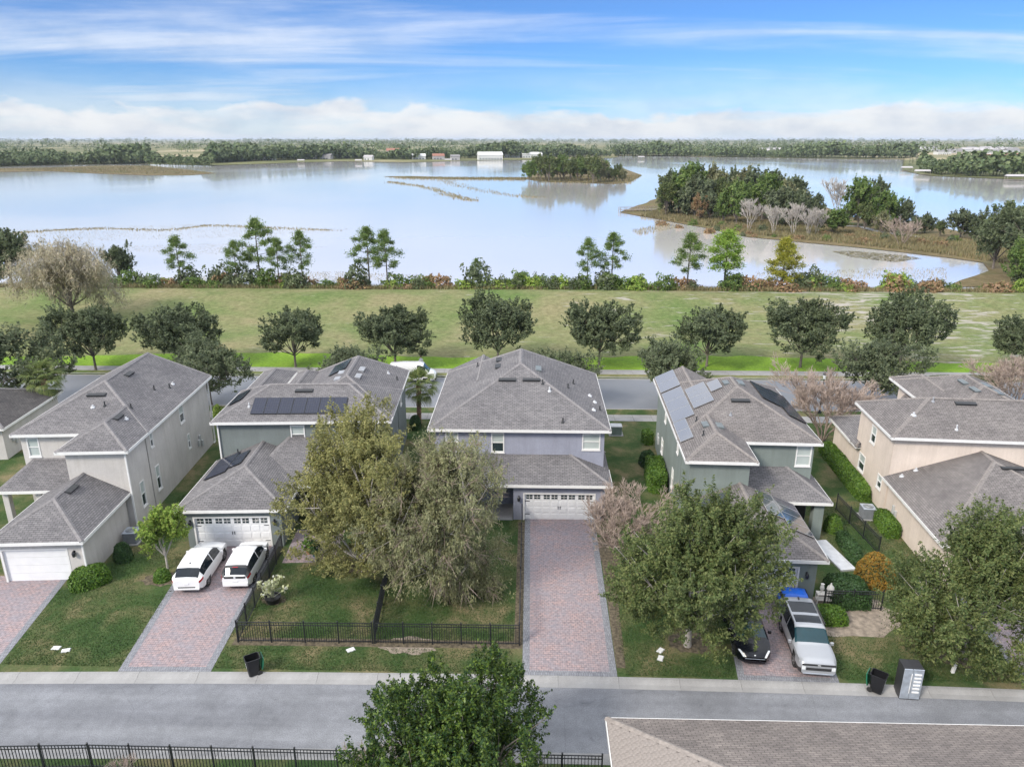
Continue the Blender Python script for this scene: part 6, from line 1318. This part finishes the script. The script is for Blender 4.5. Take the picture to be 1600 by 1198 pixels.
NR = np.random.default_rng(68); A_ = along([(1438, 271), (1470, 275), (1530, 277), (1600, 279)], 30, 90, 3); wood('far_wood', 'pines on the right spit', A_, NR.uniform(10, 17, len(A_)), 70, 69)
NR = np.random.default_rng(70); th_ = NR.uniform(R(-42), R(42), 5200); d_ = 1350*np.exp(NR.uniform(0, 1, 5200)**1.0*2.1); P_ = np.column_stack([np.sin(th_)*d_, np.cos(th_)*d_, np.interp(d_, [1300, 2000, 4000, 9000], [2, 2, 5, 10])]); m_ = np.sin(P_[:, 0]*.004+1)*np.sin(P_[:, 1]*.0016)+NR.normal(0, .35, len(P_)) > -.25; P_ = P_[m_]
wood('far_wood', 'distant woodland running to the horizon', P_, NR.uniform(12, 20, len(P_))*np.interp(np.linalg.norm(P_[:, :2], axis=1), [1500, 9000], [1, 1.9]), 22, 71, wide=.75)
x, y = G(1332, 230, 20); t = thing('radio_mast', 'thin red and white mast on the far horizon at right', 'mast', (G(1332, 228, 4)[0], G(1332, 228, 4)[1], 4), 0)
MB().tube([(0, 0, 0), (0, 0, 26), (0, 0, 42)], [.9, .7, .4], 5).build('mast', P0, t)
# grass blades of the near lawns
NR = np.random.default_rng(80); q = np.column_stack([NR.uniform(-33, 31, 230000), 30.45+NR.uniform(0, 1, 230000)**1.3*19])
ok = np.ones(len(q), bool)
for x0_, x1_, y1_, sl in ((-33.2, -26.8, 39, -.16), (-20.7, -15.9, 42.5, -.07), (-.8, 4.9, 46.5, 0), (10.3, 15.5, 40, .1), (24.2, 31, 40, .15)): ok &= ~((q[:, 0] > x0_+(q[:, 1]-30.3)*sl) & (q[:, 0] < x1_+(q[:, 1]-30.3)*sl) & (q[:, 1] < y1_))
for bx0, bx1, by0_, by1_ in ((-33, -26.2, 37, 60), (-23.2, -10, 41.3, 60), (-7.3, 5.6, 46, 60), (10.2, 20, 36.8, 60), (25, 40, 38.5, 60), (-16, -12.2, 40, 45), (-16, 0, 32.2, 32.95)): ok &= ~((q[:, 0] > bx0) & (q[:, 0] < bx1) & (q[:, 1] > by0_) & (q[:, 1] < by1_))
for px, py, rx in ((692, 921, .7), (1075, 1004, 1.4), (1495, 1022, 1.4), (560, 885, 2.3), (1320, 960, 2.6), (960, 862, 1.4), (255, 905, 1.6)):
    c = np.array(G(px, py)); ok &= np.linalg.norm(q-c, axis=1) > rx*NR.uniform(.7, 1.15, len(q))
q = q[ok]; n = len(q); a = NR.uniform(0, 6.28, n); d = np.stack([np.cos(a), np.sin(a)], 1)*.022; hh = NR.uniform(.03, .085, n); ln = NR.normal(0, .03, (n, 2))
V = np.stack([np.column_stack([q-d, np.zeros(n)]), np.column_stack([q+d, np.zeros(n)]), np.column_stack([q+ln, hh])], 1).reshape(-1, 3)
o = place('grass', np_mesh('grass', V, np.arange(n*3).reshape(-1, 3), 'blade')); tag(o, 'short grass of the front lawns', 'grass', kind='stuff')
